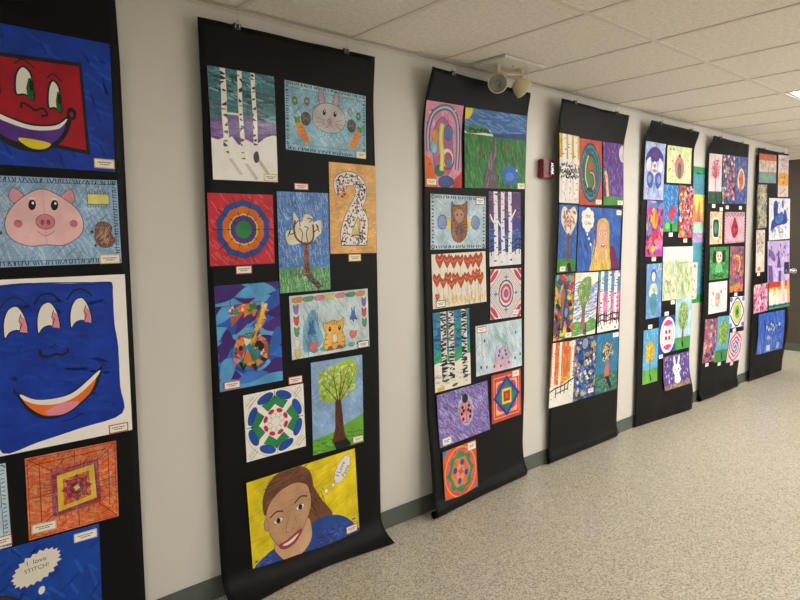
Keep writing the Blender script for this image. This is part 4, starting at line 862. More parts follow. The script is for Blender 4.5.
a = Art(.446, .308, '#7b68b8', seed=39)                     # ladybug
a.hatch('#b4a4dc', 4, 130, 2, 2, 98, 98, 60, 16); a.hatch('#4f3f96', 3.5, 90, 2, 2, 98, 98, 30, 16); a.hatch('#a090d0', 3, 40, 2, 2, 98, 98, -60, 14)
a.blob('#b4b8d8', [(42, 24), (54, 14), (66, 28), (68, 56), (56, 76), (44, 66), (38, 44)])
a.blob('#dd8f9c', [(53, 24), (62, 34), (66, 48), (62, 62), (54, 70), (44, 64), (40, 50), (44, 34)], 1, '#2e1a2c', 2); a.ell(BLK, 53, 22, 6, 9, tex=0); a.line('#3a1a24', 2.4, [(53, 28), (54, 70)])
for x, y in ((47, 38), (60, 38), (45, 50), (62, 50), (49, 45), (58, 46), (47, 61), (61, 60)): a.ell(BLK, x, y, 2.4, 3.6, tex=0)
a.lines(BLK, 1.6, [[(50, 16), (46, 8)], [(56, 16), (60, 8)], [(42, 40), (36, 36)], [(40, 52), (34, 52)], [(65, 40), (70, 34)], [(66, 54), (72, 54)], [(36, 30), (28, 22)]]); a.dabs([BLK], 4, 22, 14, 34, 28, 1, 2)
a.put_card(13, 91, '#dcdce2', 0, .072, .04)
hang('crayon_drawing', 'purple drawing of a pink ladybug with black spots', 'drawing', a, 3, .299, .553, 1.7, M_crayon)

a = Art(.305, .307, '#e2603c', seed=40)                     # green orange mandala
a.blob('#3f8ab0', [(-2, -2), (14, -2), (8, 8), (-2, 16)]); a.blob('#3f8ab0', [(102, 102), (80, 102), (92, 92), (102, 76)]); a.blob('#3f8ab0', [(-2, 102), (-2, 84), (8, 94), (16, 102)])
a.line('#f0a04a', 8, a.pts_ell(50, 50, 46, 48), True); a.ell('#e06a80', 50, 50, 41, 43); a.blob('#2f9a5c', [(50+(36+(-4 if i % 2 else 3))*math.cos(i*PI/8), 50+(38+(-4 if i % 2 else 3))*math.sin(i*PI/8)) for i in range(16)], 1, '#144a2c', 1.6)
a.blob('#e2853c', [(50+(28+(-3 if i % 2 else 2))*math.cos(i*PI/6), 50+(29+(-3 if i % 2 else 2))*math.sin(i*PI/6)) for i in range(12)]); a.ell('#e87a4c', 50, 50, 22, 24); a.ell('#f09a7a', 50, 50, 14, 16)
for i in range(4): t = i*PI/2+.3; a.ell('#2a4fb0', 50+17*math.cos(t), 50+18*math.sin(t), 6, 6)
for i in range(10): t = i*PI/5; a.line('#3c2a24', 1.4, [(50+33*math.cos(t), 50+34*math.sin(t)), (50+45*math.cos(t), 50+47*math.sin(t))])
a.poly('#e2602c', a.star(50, 50, 10, 5, 4, 20)); a.put_card(86, 9, '#e4e2c4', 0, .074, .044)
hang('crayon_drawing', 'orange and green round mandala at the lower left of the third banner', 'drawing', a, 3, .244, .215, .3, M_marker)

# ---- fourth banner
a = Art(.25, .455, '#d6bd3c', seed=50)                      # yellow birches
a.rect('#d9a83a', -1, 22, 101, 42); a.blob('#e4dedb', [(-5, 40), (40, 36), (105, 40), (105, 105), (-5, 105)], .3); a.hatch('#e8d870', 6, 30, 0, 0, 100, 38, 80, 12)
a.birch([24, 52, 82], 19, 92, marks=10, mkw=.5); a.dabs([BLK, '#38343c', '#a09aa4'], 90, -2, 42, 102, 64, 6, 1.6, 60); a.hatch('#8a848c', 3, 16, 5, 64, 95, 96, 88, 16)
hang('tempera_painting', 'yellow-sky painting of white birches beside the red fire alarm', 'painting', a, 4, .128, 2.047, 0, M_marker)
a = Art(.31, .455, '#c4492c', seed=51)                      # 6
a.hatch('#d8683c', 7, 30, 0, 0, 100, 100, 40, 16)
for rx, ry, c in ((47, 46, '#1f3a70'), (43, 42, '#2f8a84'), (38, 38, '#20407c'), (33, 34, '#2c7a5c'), (28, 29, '#24306a'), (24, 25, '#2f7d50')): a.ell(c, 49, 50, rx, ry)
a.dabs(['#35a09a', '#4a2f86', '#1c2c5c', '#3f9a5c'], 70, 6, 8, 92, 92, 5, 1.2, inside=lambda x, y: .4 < ((x-49)/45)**2+((y-50)/45)**2 < 1)
a.poly('#b8452c', [(40, 34), (58, 34), (60, 44), (42, 46)]); a.line('#1c2450', 24, a.smooth([(46, 20), (28, 36), (24, 58), (36, 74), (54, 76), (66, 66), (60, 52), (44, 50)])); a.line('#e2a43c', 12, a.smooth([(40, 24), (28, 38), (25, 58), (36, 73)])); a.line('#e88a5c', 12, a.smooth([(46, 50), (60, 52), (67, 66), (56, 76)])); a.line('#f0dc9a', 4, a.smooth([(40, 24), (28, 38), (25, 58), (36, 73)]))
a.put_card(84, 95, '#e8c8a8', 0, .085, .034)
hang('tempera_painting', 'orange painting with a numeral 6 in a blue-green oval', 'painting', a, 4, .410, 2.041, 1.1, M_marker)
a = Art(.31, .455, '#5b2f8a', seed=52)                      # purple
a.hatch('#8a64b4', 7, 90, 0, 0, 100, 84, 84, 16); a.hatch('#3f2070', 6, 50, 0, 0, 100, 84, 84, 14); a.rect('#3f8a3c', -1, 86, 101, 101); a.ell('#d8d0e0', 96, 16, 18, 14)
a.poly('#2f6aa0', [(0, 42), (16, 40), (14, 60), (0, 60)]); a.line('#e6c84a', 26, a.smooth([(10, 46), (16, 56), (18, 72), (22, 86)])); a.dabs(['#8a6a20'], 10, 12, 50, 22, 84, 2, 1); a.put_card(82, 96, '#e4dccc', 0, .085, .034)
hang('tempera_painting', 'purple painting with a yellow figure on a green strip', 'painting', a, 4, .736, 2.049, 1.6, M_marker)
a = Art(.23, .455, '#2f5ea8', seed=53)                      # heart tree
a.hatch('#5a8acc', 5, 50, 0, 0, 100, 80, 84, 14); a.blob('#3f8a3c', [(-5, 82), (40, 80), (105, 84), (105, 105), (-5, 105)]); a.poly('#141214', [(50, 88), (66, 86), (86, 104), (60, 104)])
a.blob('#e8e0d6', [(50, 8), (78, 2), (96, 12), (94, 26), (74, 40), (56, 46), (34, 38), (14, 26), (12, 10), (28, 2)]); a.dabs(['#b8784c', '#d8a07c', '#a0603c'], 44, 22, 8, 86, 36, 8, 1.6); a.poly('#7a4a34', [(48, 42), (60, 42), (62, 84), (46, 84)])
a.put_card(28, 95, '#e6dcae', 0, .07, .034)
hang('tempera_painting', 'blue painting of a tree with a cream heart-shaped crown', 'painting', a, 4, .12, 1.579, 0, M_marker)
a = Art(.61, .455, '#2f5cae', seed=54)                      # blonde portrait
a.hatch('#4a7acc', 8, 60, 0, 0, 100, 100, 70, 14); a.hatch('#214a94', 8, 50, 0, 0, 100, 100, 50, 14)
a.blob('#6a1f58', [(46, 104), (54, 78), (68, 72), (74, 62), (84, 62), (92, 78), (96, 104)]); 
a.blob('#d8b34c', [(42, 50), (42, 26), (50, 17), (62, 17), (70, 28), (72, 50), (74, 70), (76, 104), (30, 104), (34, 80), (40, 66)]); a.hatch('#ecd58a', 5, 46, 32, 60, 74, 98, 80, 16); a.hatch('#b08a2c', 3, 36, 32, 24, 74, 98, 84, 14)
a.poly('#d9a58c', [(50, 66), (62, 66), (62, 80), (56, 86), (50, 80)], .5); a.blob('#dcab92', [(45, 44), (47, 30), (54, 22), (62, 26), (67, 40), (66, 56), (60, 70), (52, 70), (46, 60)], .5, '#8a5c34', 1.2)
for x in (50.5, 61.5): a.ell('#f0ebe4', x, 41, 2.6, 2, tex=0); a.ell('#24384a', x, 41, 1.3, 1.9, tex=0); a.line('#8a5c34', 2.4, [(x-3, 37), (x, 35.4), (x+3, 37)])
a.line('#a8705c', 1.6, [(57, 42), (58, 51), (55, 52)]); a.ell('#7a2028', 57, 60, 4.6, 3.6, tex=0); a.ell('#f0ece6', 57, 58.6, 3.4, 1.4, tex=0); a.ell('#d86a7a', 57, 62, 2.6, 1.3, tex=0)
for x, y, r in ((12, 12, 6), (20, 8, 6.5), (27, 12, 6), (29, 20, 5.5), (27, 26, 6), (20, 32, 6.5), (14, 27, 6), (12, 20, 6), (20, 18, 9)): a.ell('#e8e6e0', x, y, r, r*1.1, tex=0)
a.text('Hot', 20, 14, .042, 0, '#3a3630'); a.text('Coffee', 20.5, 25, .034, 0, '#3a3630')
for x, y in ((20, 42), (24, 49), (28, 58)): a.ell('#e2ecf2', x, y, 1.7, 2.6, tex=0)
a.put_card(93, 6, '#e4dccc', 0, .075, .036)
hang('marker_drawing', 'blue portrait of a blonde smiling face with a cloud thought bubble', 'drawing', a, 4, .560, 1.570, -.6, M_marker)
a = Art(.235, .457, '#3f7a5c', seed=55)                     # abstract
cs = ['#e2702c', '#2f9a5c', '#2a4fa0', '#e6c83a', '#5a2f80', '#c8343c', '#1c2030', '#5aa8c8', '#d8a05c', '#7a4a34']
a.dabs(cs, 170, -4, -2, 104, 102, 14, 4); a.blob('#35507a', [(48, 16), (62, 30), (58, 60), (48, 84), (36, 84), (34, 60), (32, 30)], 1, BLK, 2); a.blob('#a8683c', [(38, 20), (52, 30), (46, 42), (30, 40)]); a.line('#b8643c', 14, a.smooth([(42, 40), (40, 60), (36, 82)])); a.ell('#17233c', 62, 60, 14, 10); a.ell('#5aa0d0', 62, 59, 9, 8)
a.put_card(78, 95, '#eae2dc', 0, .075, .034)
hang('tempera_painting', 'many-coloured abstract painting with a pale blue drop in a dark ring', 'painting', a, 4, .118, 1.108, .9, M_marker)
a = Art(.306, .457, '#e9e7df', 0, seed=56)                  # tree on waves
a.hatch('#3f72c0', 5, 90, 2, 14, 98, 74, -12, 26); a.hatch('#7aa4dc', 5, 60, 2, 16, 98, 70, -12, 26); a.blob('#4f9a3c', [(-2, 80), (20, 76), (50, 80), (80, 74), (100, 78), (98, 92), (50, 96), (0, 98)]); a.hatch('#8cc05c', 5, 24, 4, 80, 96, 92, 10, 14)
a.blob('#5fa04c', [(12, 26), (30, 12), (56, 6), (70, 12), (66, 36), (54, 50), (40, 60), (28, 50), (18, 38)]); a.dabs(['#b0b878', '#7a9a4c', '#d0c898'], 50, 18, 14, 64, 48, 5, 1.4); a.poly('#151315', [(48, 82), (58, 78), (60, 100), (44, 98)])
a.poly('#7a5a50', [(38, 54), (48, 54), (50, 76), (54, 90), (26, 90), (34, 76)]); a.lines('#7a5a50', 4, [[(43, 56), (26, 34), (20, 28)], [(43, 56), (42, 30)], [(44, 56), (56, 30), (64, 16)]], 1); a.put_card(16, 6, '#e8b88c', 0, .075, .034)
hang('crayon_drawing', 'drawing of a green-crowned tree against blue wave strokes', 'drawing', a, 4, .391, 1.106, -1.2, M_crayon)
a = Art(.315, .457, '#d877b4', seed=57)                     # pink-blue birches
a.rect('#4f86b8', -1, -1, 101, 33); a.hatch('#6aa0cc', 6, 26, 0, 0, 100, 32, 8, 20); a.hatch('#e49ccc', 7, 40, 0, 34, 100, 74, 8, 22); a.rect('#ece8e6', -1, 84, 101, 101, 0)
a.birch([16, 50, 80], 14, 96, marks=15, mkw=.8)
for x in (5, 32, 60, 90): a.line('#121214', 9, [(x, 68), (x-1, 90)]); a.line('#121214', 8, [(x+9, 68), (x+8, 88)])
for y in (73, 82): a.line('#121214', 8, a.smooth([(-2, y+2), (20, y-2), (40, y+1), (70, y-2), (102, y)]))
a.put_card(82, 7, '#d8708c', 0, .085, .034)
hang('tempera_painting', 'pink and blue painting of birches behind a black fence', 'painting', a, 4, .719, 1.103, -.5, M_marker)
a = Art(.29, .457, '#e2763c', seed=58)                      # orange birches
a.hatch('#f09a54', 8, 50, 0, 0, 100, 66, 85, 22); a.rect('#d8693c', -1, -1, 101, 20); a.hatch('#eb9c6c', 8, 20, 0, 0, 100, 22, 80, 16); a.hatch('#efbe4a', 8, 22, 0, 50, 100, 68, 10, 22); a.blob('#e8e4dc', [(-5, 70), (50, 66), (105, 60), (105, 105), (-5, 105)], .3)
a.birch([10], 10, 100, marks=14); a.birch([38], 9, 94, marks=6); a.birch([88], 12, 94, marks=16)
a.line('#20281c', 8, a.smooth([(-2, 76), (22, 71), (52, 69), (102, 60)])); 
for x, y in ((26, 74), (46, 70), (62, 70), (76, 66)): a.line('#20281c', 8, [(x, y-4), (x-2, y+12)])
a.line('#20281c', 6, [(24, 80), (76, 75)]); a.put_card(84, 5, '#e8c88c', 0, .075, .034)
hang('tempera_painting', 'orange sunset painting of white birches with a dark fence', 'painting', a, 4, .140, .632, -1.6, M_marker)
a = Art(.28, .457, '#2c4f96', seed=59)                      # blue abstract
a.dabs(['#1c2c5c', '#3f70c0', '#c8b06c', '#18203c', '#5a8ad0', '#8aa4a0', '#e6e4da', '#2a58b0', '#9a8a4c'], 210, -3, -2, 103, 102, 7, 3); a.ell('#16203c', 46, 10, 18, 11); a.ell('#8a9cb8', 46, 10, 14, 9); a.poly('#c8b06c', a.star(84, 14, 14, 7, 5)); a.poly('#b8bc5c', a.star(40, 90, 12, 5, 6)); a.put_card(80, 90, '#e890a4', 0, .075, .036)
hang('tempera_painting', 'blue abstract painting of dabs with a grey disc at the top', 'painting', a, 4, .422, .631, -.3, M_marker)
a = Art(.308, .457, '#2a7aa4', seed=60)                     # tree orange trunk
a.hatch('#3f94bc', 6, 50, 0, 0, 100, 64, 80, 16); a.rect('#2c6a5c', -1, 67, 101, 101); a.hatch('#7ab09c', 4, 60, 0, 70, 100, 98, -20, 12); a.poly('#141216', [(42, 73), (58, 73), (76, 94), (68, 97)])
a.ell('#3c4a54', 48, 30, 28, 16); a.dabs(['#cfc4a0', '#8a8668', '#e2dcc0', '#5a5a50'], 60, 22, 14, 76, 46, 6, 1.3); a.lines('#cfc4a0', 4, [[(50, 46), (40, 30), (32, 20)], [(50, 46), (50, 22)], [(50, 46), (60, 30), (68, 20)]]); a.poly('#d8693c', [(48, 42), (53, 42), (62, 73), (38, 73)])
a.put_card(86, 5, '#dfe3e8', 0, .085, .034)
hang('tempera_painting', 'teal painting of a leafless tree with a bright orange trunk', 'painting', a, 4, .721, .627, -.8, M_marker)

# ---- fifth banner
a = Art(.321, .457, '#a9b8dc', seed=70)
a.hatch('#d4dcee', 6, 60, 0, 0, 100, 100, 80, 14); a.blob('#38389a', [(6, 24), (30, 10), (60, 8), (90, 20), (92, 32), (70, 30), (50, 36), (26, 32), (8, 38)]); a.line('#28307a', 6, a.smooth([(50, 10), (52, 4), (46, 1)])); a.ell('#8a2f50', 50, 20, 12, 6)
for s_ in (-1, 1):
    a.blob('#e0dff0', [(50+s_*22, 26), (50+s_*42, 34), (50+s_*38, 50), (50+s_*20, 48)], 1, '#38389a', 1.5); a.blob('#3f57b0', [(50+s_*6, 56), (50+s_*30, 52), (50+s_*36, 70), (50+s_*20, 80), (50+s_*6, 72)], 1, '#28307a', 2); a.ell('#8a94c0', 50+s_*24, 64, 9, 7)
a.blob('#e8e2e8', [(38, 40), (50, 32), (62, 40), (64, 50), (50, 56), (36, 50)]); a.ell('#d8606c', 50, 40, 7, 3.4); a.ell('#c8808c', 50, 49, 12, 3); a.poly('#3f9ab0', [(46, 70), (54, 70), (52, 86), (48, 86)]); a.hatch('#6c88cc', 4, 30, 10, 78, 90, 96, 88, 12)
hang('crayon_drawing', 'pale blue and indigo drawing of a winged creature, top left of its banner', 'drawing', a, 5, .183, 2.112, .2, M_marker)
a = Art(.444, .307, '#dbe4b0', seed=71)
a.hatch('#eef0d4', 4, 50, 2, 2, 98, 98, 40, 10); a.dabs(['#4c6a3c', '#a8787c', '#2e3a2c', '#c89ab0'], 34, 6, 6, 94, 94, 2, 3, inside=lambda x, y: abs(x-50) > 22); a.ell('#3a4038', 50, 30, 5, 10); a.ell('#cf7c84', 50, 58, 19, 30, line='#6a3038', lw=2); a.ell('#5c6a5c', 50, 66, 9, 22); a.lines(BLK, 2, [[(48, 22), (44, 10)], [(52, 22), (56, 10)], [(32, 50), (22, 44)], [(32, 66), (20, 70)], [(68, 50), (78, 44)], [(68, 66), (80, 70)]]); a.put_card(86, 93, '#c8505c', 0, .07, .034)
hang('crayon_drawing', 'pale green drawing of a pink ladybug', 'drawing', a, 5, .617, 2.192, 1.2, M_marker)
a = Art(.26, .393, '#2f7ac0', seed=72)
a.hatch('#74b4e0', 7, 40, 0, 0, 100, 80, 60, 20); a.hatch('#2458a0', 7, 30, 0, 0, 100, 80, -50, 20); a.blob('#3f9a4c', [(0, 84), (20, 76), (40, 82), (50, 76), (64, 82), (84, 78), (101, 88), (101, 104), (-2, 104)]); a.ell('#66c06c', 30, 88, 16, 7); a.poly('#12181a', [(50, 84), (60, 84), (64, 100), (52, 100)])
a.blob('#c8384c', [(48, 58), (62, 44), (76, 46), (80, 58), (68, 72), (54, 78), (38, 70), (34, 58), (42, 50)], 1, '#6a1424', 2)
hang('crayon_drawing', 'blue drawing of one red flower over green leaves', 'drawing', a, 5, .482, 1.821, 0, M_marker)
a = Art(.27, .451, '#c8423c', seed=73)
a.dabs(['#e2a43a', '#3f70b8', '#5a2f6a', '#e88a9c', '#2f8a5c', '#b82a38', '#e6d2a0', '#e2702c', '#202840', '#8ab4d0'], 230, -3, -2, 103, 102, 8, 3.2); a.line('#2e2040', 5, a.smooth([(4, 14), (30, 6), (60, 12), (96, 8)])); a.ell('#e2a43a', 30, 92, 12, 5)
hang('crayon_drawing', 'densely patterned drawing of many coloured dabs beside the red flower', 'drawing', a, 5, .758, 1.797, -.3, M_marker)
a = Art(.27, .457, '#b83f98', seed=74)
a.dabs(['#d86ab8', '#4f3fa0', '#e6c83a', '#3f90c0', '#e2702c', '#5a2070', '#e890c0'], 60, -3, -2, 103, 102, 16, 5); a.poly('#3c80b8', a.pts_ell(46, 8, 30, 5)); a.blob('#e0a02c', [(44, 14), (60, 24), (66, 40), (58, 50), (40, 48), (32, 34)], 1, '#2e1430', 2.5); a.blob('#c8602c', [(52, 18), (58, 30), (54, 44), (48, 30)]); a.blob('#b82f58', [(38, 54), (60, 52), (66, 66), (50, 78), (34, 68)], 1, '#2e1430', 2); a.ell('#e6b83a', 42, 86, 12, 6); a.ell('#e890a8', 60, 74, 10, 5)
hang('crayon_drawing', 'magenta mosaic drawing around a yellow and orange bird shape', 'drawing', a, 5, .222, 1.647, -.7, M_marker)
a = Art(.521, .459, '#c9d2b0', 1, seed=75)
a.rect('#e2ddda', -1, -1, 101, 26, .5); a.line('#b8a0a8', 3, a.smooth([(4, 14), (20, 8), (36, 16), (52, 8), (70, 14), (90, 6)])); a.hatch('#9cb47c', 6, 60, 2, 30, 98, 96, 80, 16); a.hatch('#e0e4cc', 6, 40, 2, 30, 98, 96, 60, 16); a.hatch('#78a060', 6, 30, 50, 36, 96, 90, 84, 16); a.line('#5c7a48', 5, a.smooth([(50, 28), (48, 50), (46, 90)])); a.line('#8ab4c8', 4, a.smooth([(18, 52), (34, 48), (44, 56)])); a.dabs(['#a08a80'], 12, 10, 60, 40, 90, 3, 2); a.line('#586a50', 3, [(52, 32), (94, 30)])
hang('crayon_drawing', 'large pale green and cream sketchy landscape drawing', 'drawing', a, 5, .636, 1.264, -.3, M_marker)
a = Art(.24, .457, '#6c9ad0', seed=76)
a.hatch('#a4c4e4', 5, 60, 0, 0, 100, 100, 70, 14); a.ell('#3c58a8', 46, 22, 20, 12); a.ell('#e8dccc', 46, 24, 13, 9); a.blob('#cfe0cc', [(26, 38), (66, 38), (72, 58), (22, 60)], 1, '#34508c', 2); a.dabs(['#28406a'], 8, 34, 42, 60, 52, 3, 1.4); a.blob('#4f90a0', [(28, 58), (66, 58), (62, 92), (34, 92)]); a.dabs(['#e8eef4', '#e6d870'], 10, 60, 2, 98, 16, 3, 1.4)
hang('crayon_drawing', 'blue drawing of a standing child in a pale green shirt', 'drawing', a, 5, .24, 1.131, .5, M_marker)
a = Art(.29, .323, '#24489e', seed=77)
a.ell('#ece8ea', 52, 52, 44, 50, tex=0); a.line('#d8468c', 5, a.pts_ell(52, 52, 33, 40), True); a.blob('#d8468c', [(28, 20), (52, 10), (78, 20), (66, 26), (40, 26)]); a.blob('#d8468c', [(30, 84), (52, 92), (76, 84), (64, 78), (42, 78)]); a.line('#34508c', 3, [(34, 34), (70, 34), (70, 70), (34, 70)], True)
for x in (43, 61):
    for y in (43, 60): a.poly('#c8304c', [(x-6, y-5), (x+6, y-5), (x+6, y+5), (x-6, y+5)]); a.ell('#28203c', x, y, 2, 2)
hang('marker_drawing', 'blue drawing with a white oval holding a pink frame and red squares', 'drawing', a, 5, .476, .738, .6, M_marker)
a = Art(.279, .457, '#a8cfe0', seed=78)
a.hatch('#d4e8ee', 5, 40, 0, 0, 100, 70, 70, 14); a.rect('#4a9a48', -1, 76, 101, 101); a.poly('#141612', [(42, 82), (52, 82), (60, 96), (50, 97)]); a.ell('#93b878', 48, 34, 32, 28); a.dabs(['#6a9a58', '#c8d49a', '#4c7a40', '#a88a5c'], 90, 20, 10, 76, 58, 5, 1.6, inside=lambda x, y: ((x-48)/32)**2+((y-34)/28)**2 < 1); a.poly('#7a5440', [(44, 54), (52, 54), (55, 84), (41, 84)])
hang('crayon_drawing', 'drawing of a speckled green tree on light blue over grass', 'drawing', a, 5, .741, .807, -.3, M_marker)
a = Art(.235, .459, '#58aadc', seed=79)
a.hatch('#9cd0ec', 6, 40, 0, 0, 100, 66, 60, 14); a.rect('#66b048', -1, 74, 101, 101); a.ell('#d3b83c', 46, 42, 32, 20); a.dabs(['#e6d474', '#b09a2c'], 40, 20, 26, 72, 56, 6, 1.8); a.poly('#6a5030', [(44, 56), (52, 56), (50, 86), (46, 86)]); a.poly('#1c1a14', [(44, 84), (52, 84), (60, 96), (52, 97)])
hang('crayon_drawing', 'bright blue drawing of a tree with a golden-yellow crown', 'drawing', a, 5, .215, .580, 0, M_marker)
a = Art(.449, .295, '#5c4a90', seed=80)
a.dabs(['#c8b8e4', '#3a2c70', '#8a78bc'], 110, 2, 2, 98, 98, 3, 3.4); a.rect('#8a7060', -1, 86, 101, 101); a.dabs(['#b8a890', '#5c4a90'], 30, 2, 86, 98, 98, 3, 2)
for x, r_2 in ((42, -14), (58, 12)): a.ell('#eceae6', x, 20, 4, 17, r_2, tex=0)
a.blob('#efedea', [(38, 34), (50, 30), (62, 34), (66, 50), (60, 60), (64, 80), (52, 88), (40, 82), (42, 62), (36, 50)], 0); a.ell(BLK, 44, 46, 2, 3, tex=0); a.ell(BLK, 57, 46, 2, 3, tex=0); a.ell('#d88a9c', 51, 53, 1.6, 2)
hang('crayon_drawing', 'purple patterned drawing of a white bunny', 'drawing', a, 5, .645, .397, .1, M_marker)
for lb, x, z in (('small name card below the red flower drawing', 5.20, 1.598), ('small name card below the densely patterned drawing', 5.46, 1.545), ('small name card between the magenta mosaic and the blue child drawing', 4.93, 1.398), ('small name card above the white oval drawing', 5.16, .92), ('small name card above the golden tree drawing', 4.90, .832), ('small name card between the pale landscape and the speckled green tree', 5.26, 1.012), ('small name card above the white bunny drawing', 5.09, .553)):
    loose_card(lb, 5, x, z, '#efe9e2', .066, .034)

# ---- sixth banner
a = Art(.266, .453, '#e0cfd8', .6, seed=90)
a.rect('#1f4a30', -1, 76, 101, 101); a.hatch('#2f6a44', 5, 20, 0, 78, 100, 99, 10, 14); a.line('#3a2420', 8, [(50, 50), (51, 84)])
for i in range(13): t = math.radians(200+i*11.6); L_ = 26+(i % 3)*6; a.line('#c04a5c', 6, [(50, 50), (50+L_*.6*math.cos(t), 50+L_*.6*math.sin(t)), (50+L_*1.2*math.cos(t+.1), 48+L_*1.15*math.sin(t))])
a.dabs(['#cf5c6c', '#b03a50'], 50, 22, 12, 78, 48, 4, 2); a.poly('#0e1612', [(46, 80), (56, 80), (70, 98), (60, 100)])
hang('tempera_painting', 'painting of a pink bare-branched tree on dark green ground', 'painting', a, 6, .161, 2.116, 1.6, M_marker)
a = Art(.263, .46, '#4a3f86', seed=91)
a.dabs(['#d8467c', '#2f7ab0', '#e6b43a', '#2f9a7a', '#5a2f80', '#e2803c', '#1c2450', '#8a5cb0', '#e2d2dc'], 160, -3, -2, 103, 102, 9, 4)
hang('tempera_painting', 'purple and multicoloured abstract painting between the pink tree and glowing leaf', 'painting', a, 6, .445, 2.121, 2, M_marker)
a = Art(.27, .461, '#3f58a0', seed=92)
a.dabs(['#6a84c0', '#2c3c80', '#8a7ab0', '#5a5aa0'], 90, -3, -2, 103, 102, 8, 3); a.blob('#e8dc9a', [(48, 24), (70, 32), (80, 50), (70, 66), (46, 70), (26, 64), (18, 48), (28, 32)]); a.blob('#d8584c', [(48, 28), (62, 36), (68, 50), (62, 62), (50, 74), (40, 74), (34, 60), (30, 48), (36, 36)]); a.dabs(['#e88a5c', '#b03a4c'], 24, 36, 34, 62, 66, 5, 2)
hang('tempera_painting', 'blue painting of a red leaf in a pale yellow glow', 'painting', a, 6, .733, 2.127, 1.3, M_marker)
a = Art(.257, .306, '#e8c8a0', seed=93)
a.dabs(['#e2883c', '#e0b8c8', '#e6d8c0'], 50, 0, 0, 100, 100, 9, 4); a.ell('#eee6dc', 48, 50, 34, 40); a.blob('#24302c', [(26, 30), (48, 24), (70, 30), (68, 74), (46, 78), (28, 72)]); a.ell('#4f8a7c', 48, 50, 15, 18); a.ell('#e6c85a', 48, 14, 12, 5)
hang('crayon_drawing', 'small peach drawing with a dark green framed centre', 'drawing', a, 6, .209, 1.657, .9, M_marker)
a = Art(.457, .304, '#dca8bc', seed=94)
a.hatch('#eccad6', 6, 40, 2, 2, 98, 98, 40, 10); a.line(BLK, 6, a.smooth([(4+i*7.6, 6+(i % 2)*8) for i in range(13)])); a.stitches([BLK, '#2c2c34'], k=18, lw=6, inset=1, ln=5); a.blob('#a8203c', [(48, 16), (58, 34), (66, 52), (62, 72), (48, 84), (36, 72), (32, 52), (40, 34)], 1, '#4a0c1c', 3); a.dabs(['#c8445c', '#7a1028'], 22, 38, 40, 60, 74, 3, 4)
hang('crayon_drawing', 'pink drawing of a dark red drop shape with black edging', 'drawing', a, 6, .618, 1.662, 1.1, M_marker)
a = Art(.40, .31, '#3f8f4c', seed=95)
a.dabs(['#66b468', '#2c6a38'], 60, 0, 0, 100, 100, 5, 4); a.blob('#1e2c24', [(22, 10), (34, 20), (34, 44), (18, 48), (14, 30)]); a.blob('#1e2c24', [(74, 10), (62, 20), (64, 44), (78, 48), (84, 30)]); a.blob('#e6dcc0', [(34, 18), (48, 14), (62, 18), (64, 40), (48, 50), (34, 40)]); a.ell(BLK, 42, 28, 2.4, 4); a.ell(BLK, 55, 28, 2.4, 4); a.ell('#3a2a24', 48, 38, 3, 3); a.blob('#7ac08a', [(36, 52), (60, 52), (66, 74), (48, 80), (30, 74)]); a.dabs([BLK], 12, 20, 86, 80, 95, 4, 2.4)
hang('crayon_drawing', 'green drawing of a cream dog face with dark ears', 'drawing', a, 6, .289, 1.321, .3, M_marker)
a = Art(.315, .457, '#a05a78', seed=96)
a.dabs(['#c8648c', '#5a8a6a', '#7a4a90', '#d89a3c', '#4a4a60', '#b84a5c'], 120, -3, -2, 103, 102, 9, 4); a.line('#e6b82c', 18, a.smooth([(40, 20), (64, 24), (72, 40), (60, 56)])); a.line('#c03a5c', 16, a.smooth([(34, 30), (30, 50), (44, 66)])); a.line('#7a3f90', 12, a.smooth([(48, 60), (58, 72), (50, 84)])); a.dabs(['#e6902c'], 20, 4, 84, 96, 98, 8, 3); a.ell(BLK, 46, 32, 3, 2)
hang('crayon_drawing', 'rust and magenta drawing of a parrot-like bird with yellow feathers', 'drawing', a, 6, .689, 1.246, -1, M_marker)
a = Art(.386, .30, '#e8e2de', 0, seed=97)
a.blob('#cfb0a4', [(38, 40), (52, 36), (60, 46), (58, 72), (48, 80), (36, 72)], 1, '#8a4a44', 3); a.ell('#7a4a44', 44, 52, 2, 3); a.ell('#7a4a44', 53, 52, 2, 3); a.poly('#b84a58', [(22, 22), (28, 40), (20, 42)]); a.poly('#b84a58', [(66, 20), (72, 38), (62, 38)]); a.dabs(['#5c5a60', '#a08a90'], 26, 6, 6, 94, 94, 1.6, 3, inside=lambda x, y: abs(x-48) > 24)
hang('crayon_drawing', 'white drawing of a small tan animal between pink horns', 'drawing', a, 6, .282, .991, .3, M_marker)
a = Art(.326, .311, '#e8e4ee', 0, seed=98)
a.line('#3a2470', 14, a.smooth([(4, 50), (22, 22), (50, 4), (78, 22), (96, 50), (78, 78), (50, 96), (22, 78)], True)); a.ell('#c8d870', 50, 50, 30, 36, line='#3a5a2c', lw=3); a.ell('#7aa848', 50, 50, 16, 22); a.ell('#2c2440', 50, 50, 6, 10)
for x, y in ((8, 8), (92, 8), (8, 92), (92, 92)): a.ell('#8a6ab0', x, y, 10, 8)
hang('marker_drawing', 'white drawing with a purple ring around a lime-green oval', 'drawing', a, 6, .710, .812, -1.2, M_marker)
a = Art(.24, .422, '#a85a6c', seed=99)
a.dabs(['#c8485c', '#4a6ab0', '#e0b0a0', '#5a3a6a', '#7a9ac8', '#b8703c'], 130, -3, -2, 103, 102, 9, 4); a.dabs(['#28305a'], 16, 10, 70, 90, 94, 8, 4)
hang('tempera_painting', 'rosy red and blue abstract painting beside the small green tree', 'painting', a, 6, .155, .581, -1.8, M_marker)
a = Art(.262, .455, '#5aa8cc', seed=100)
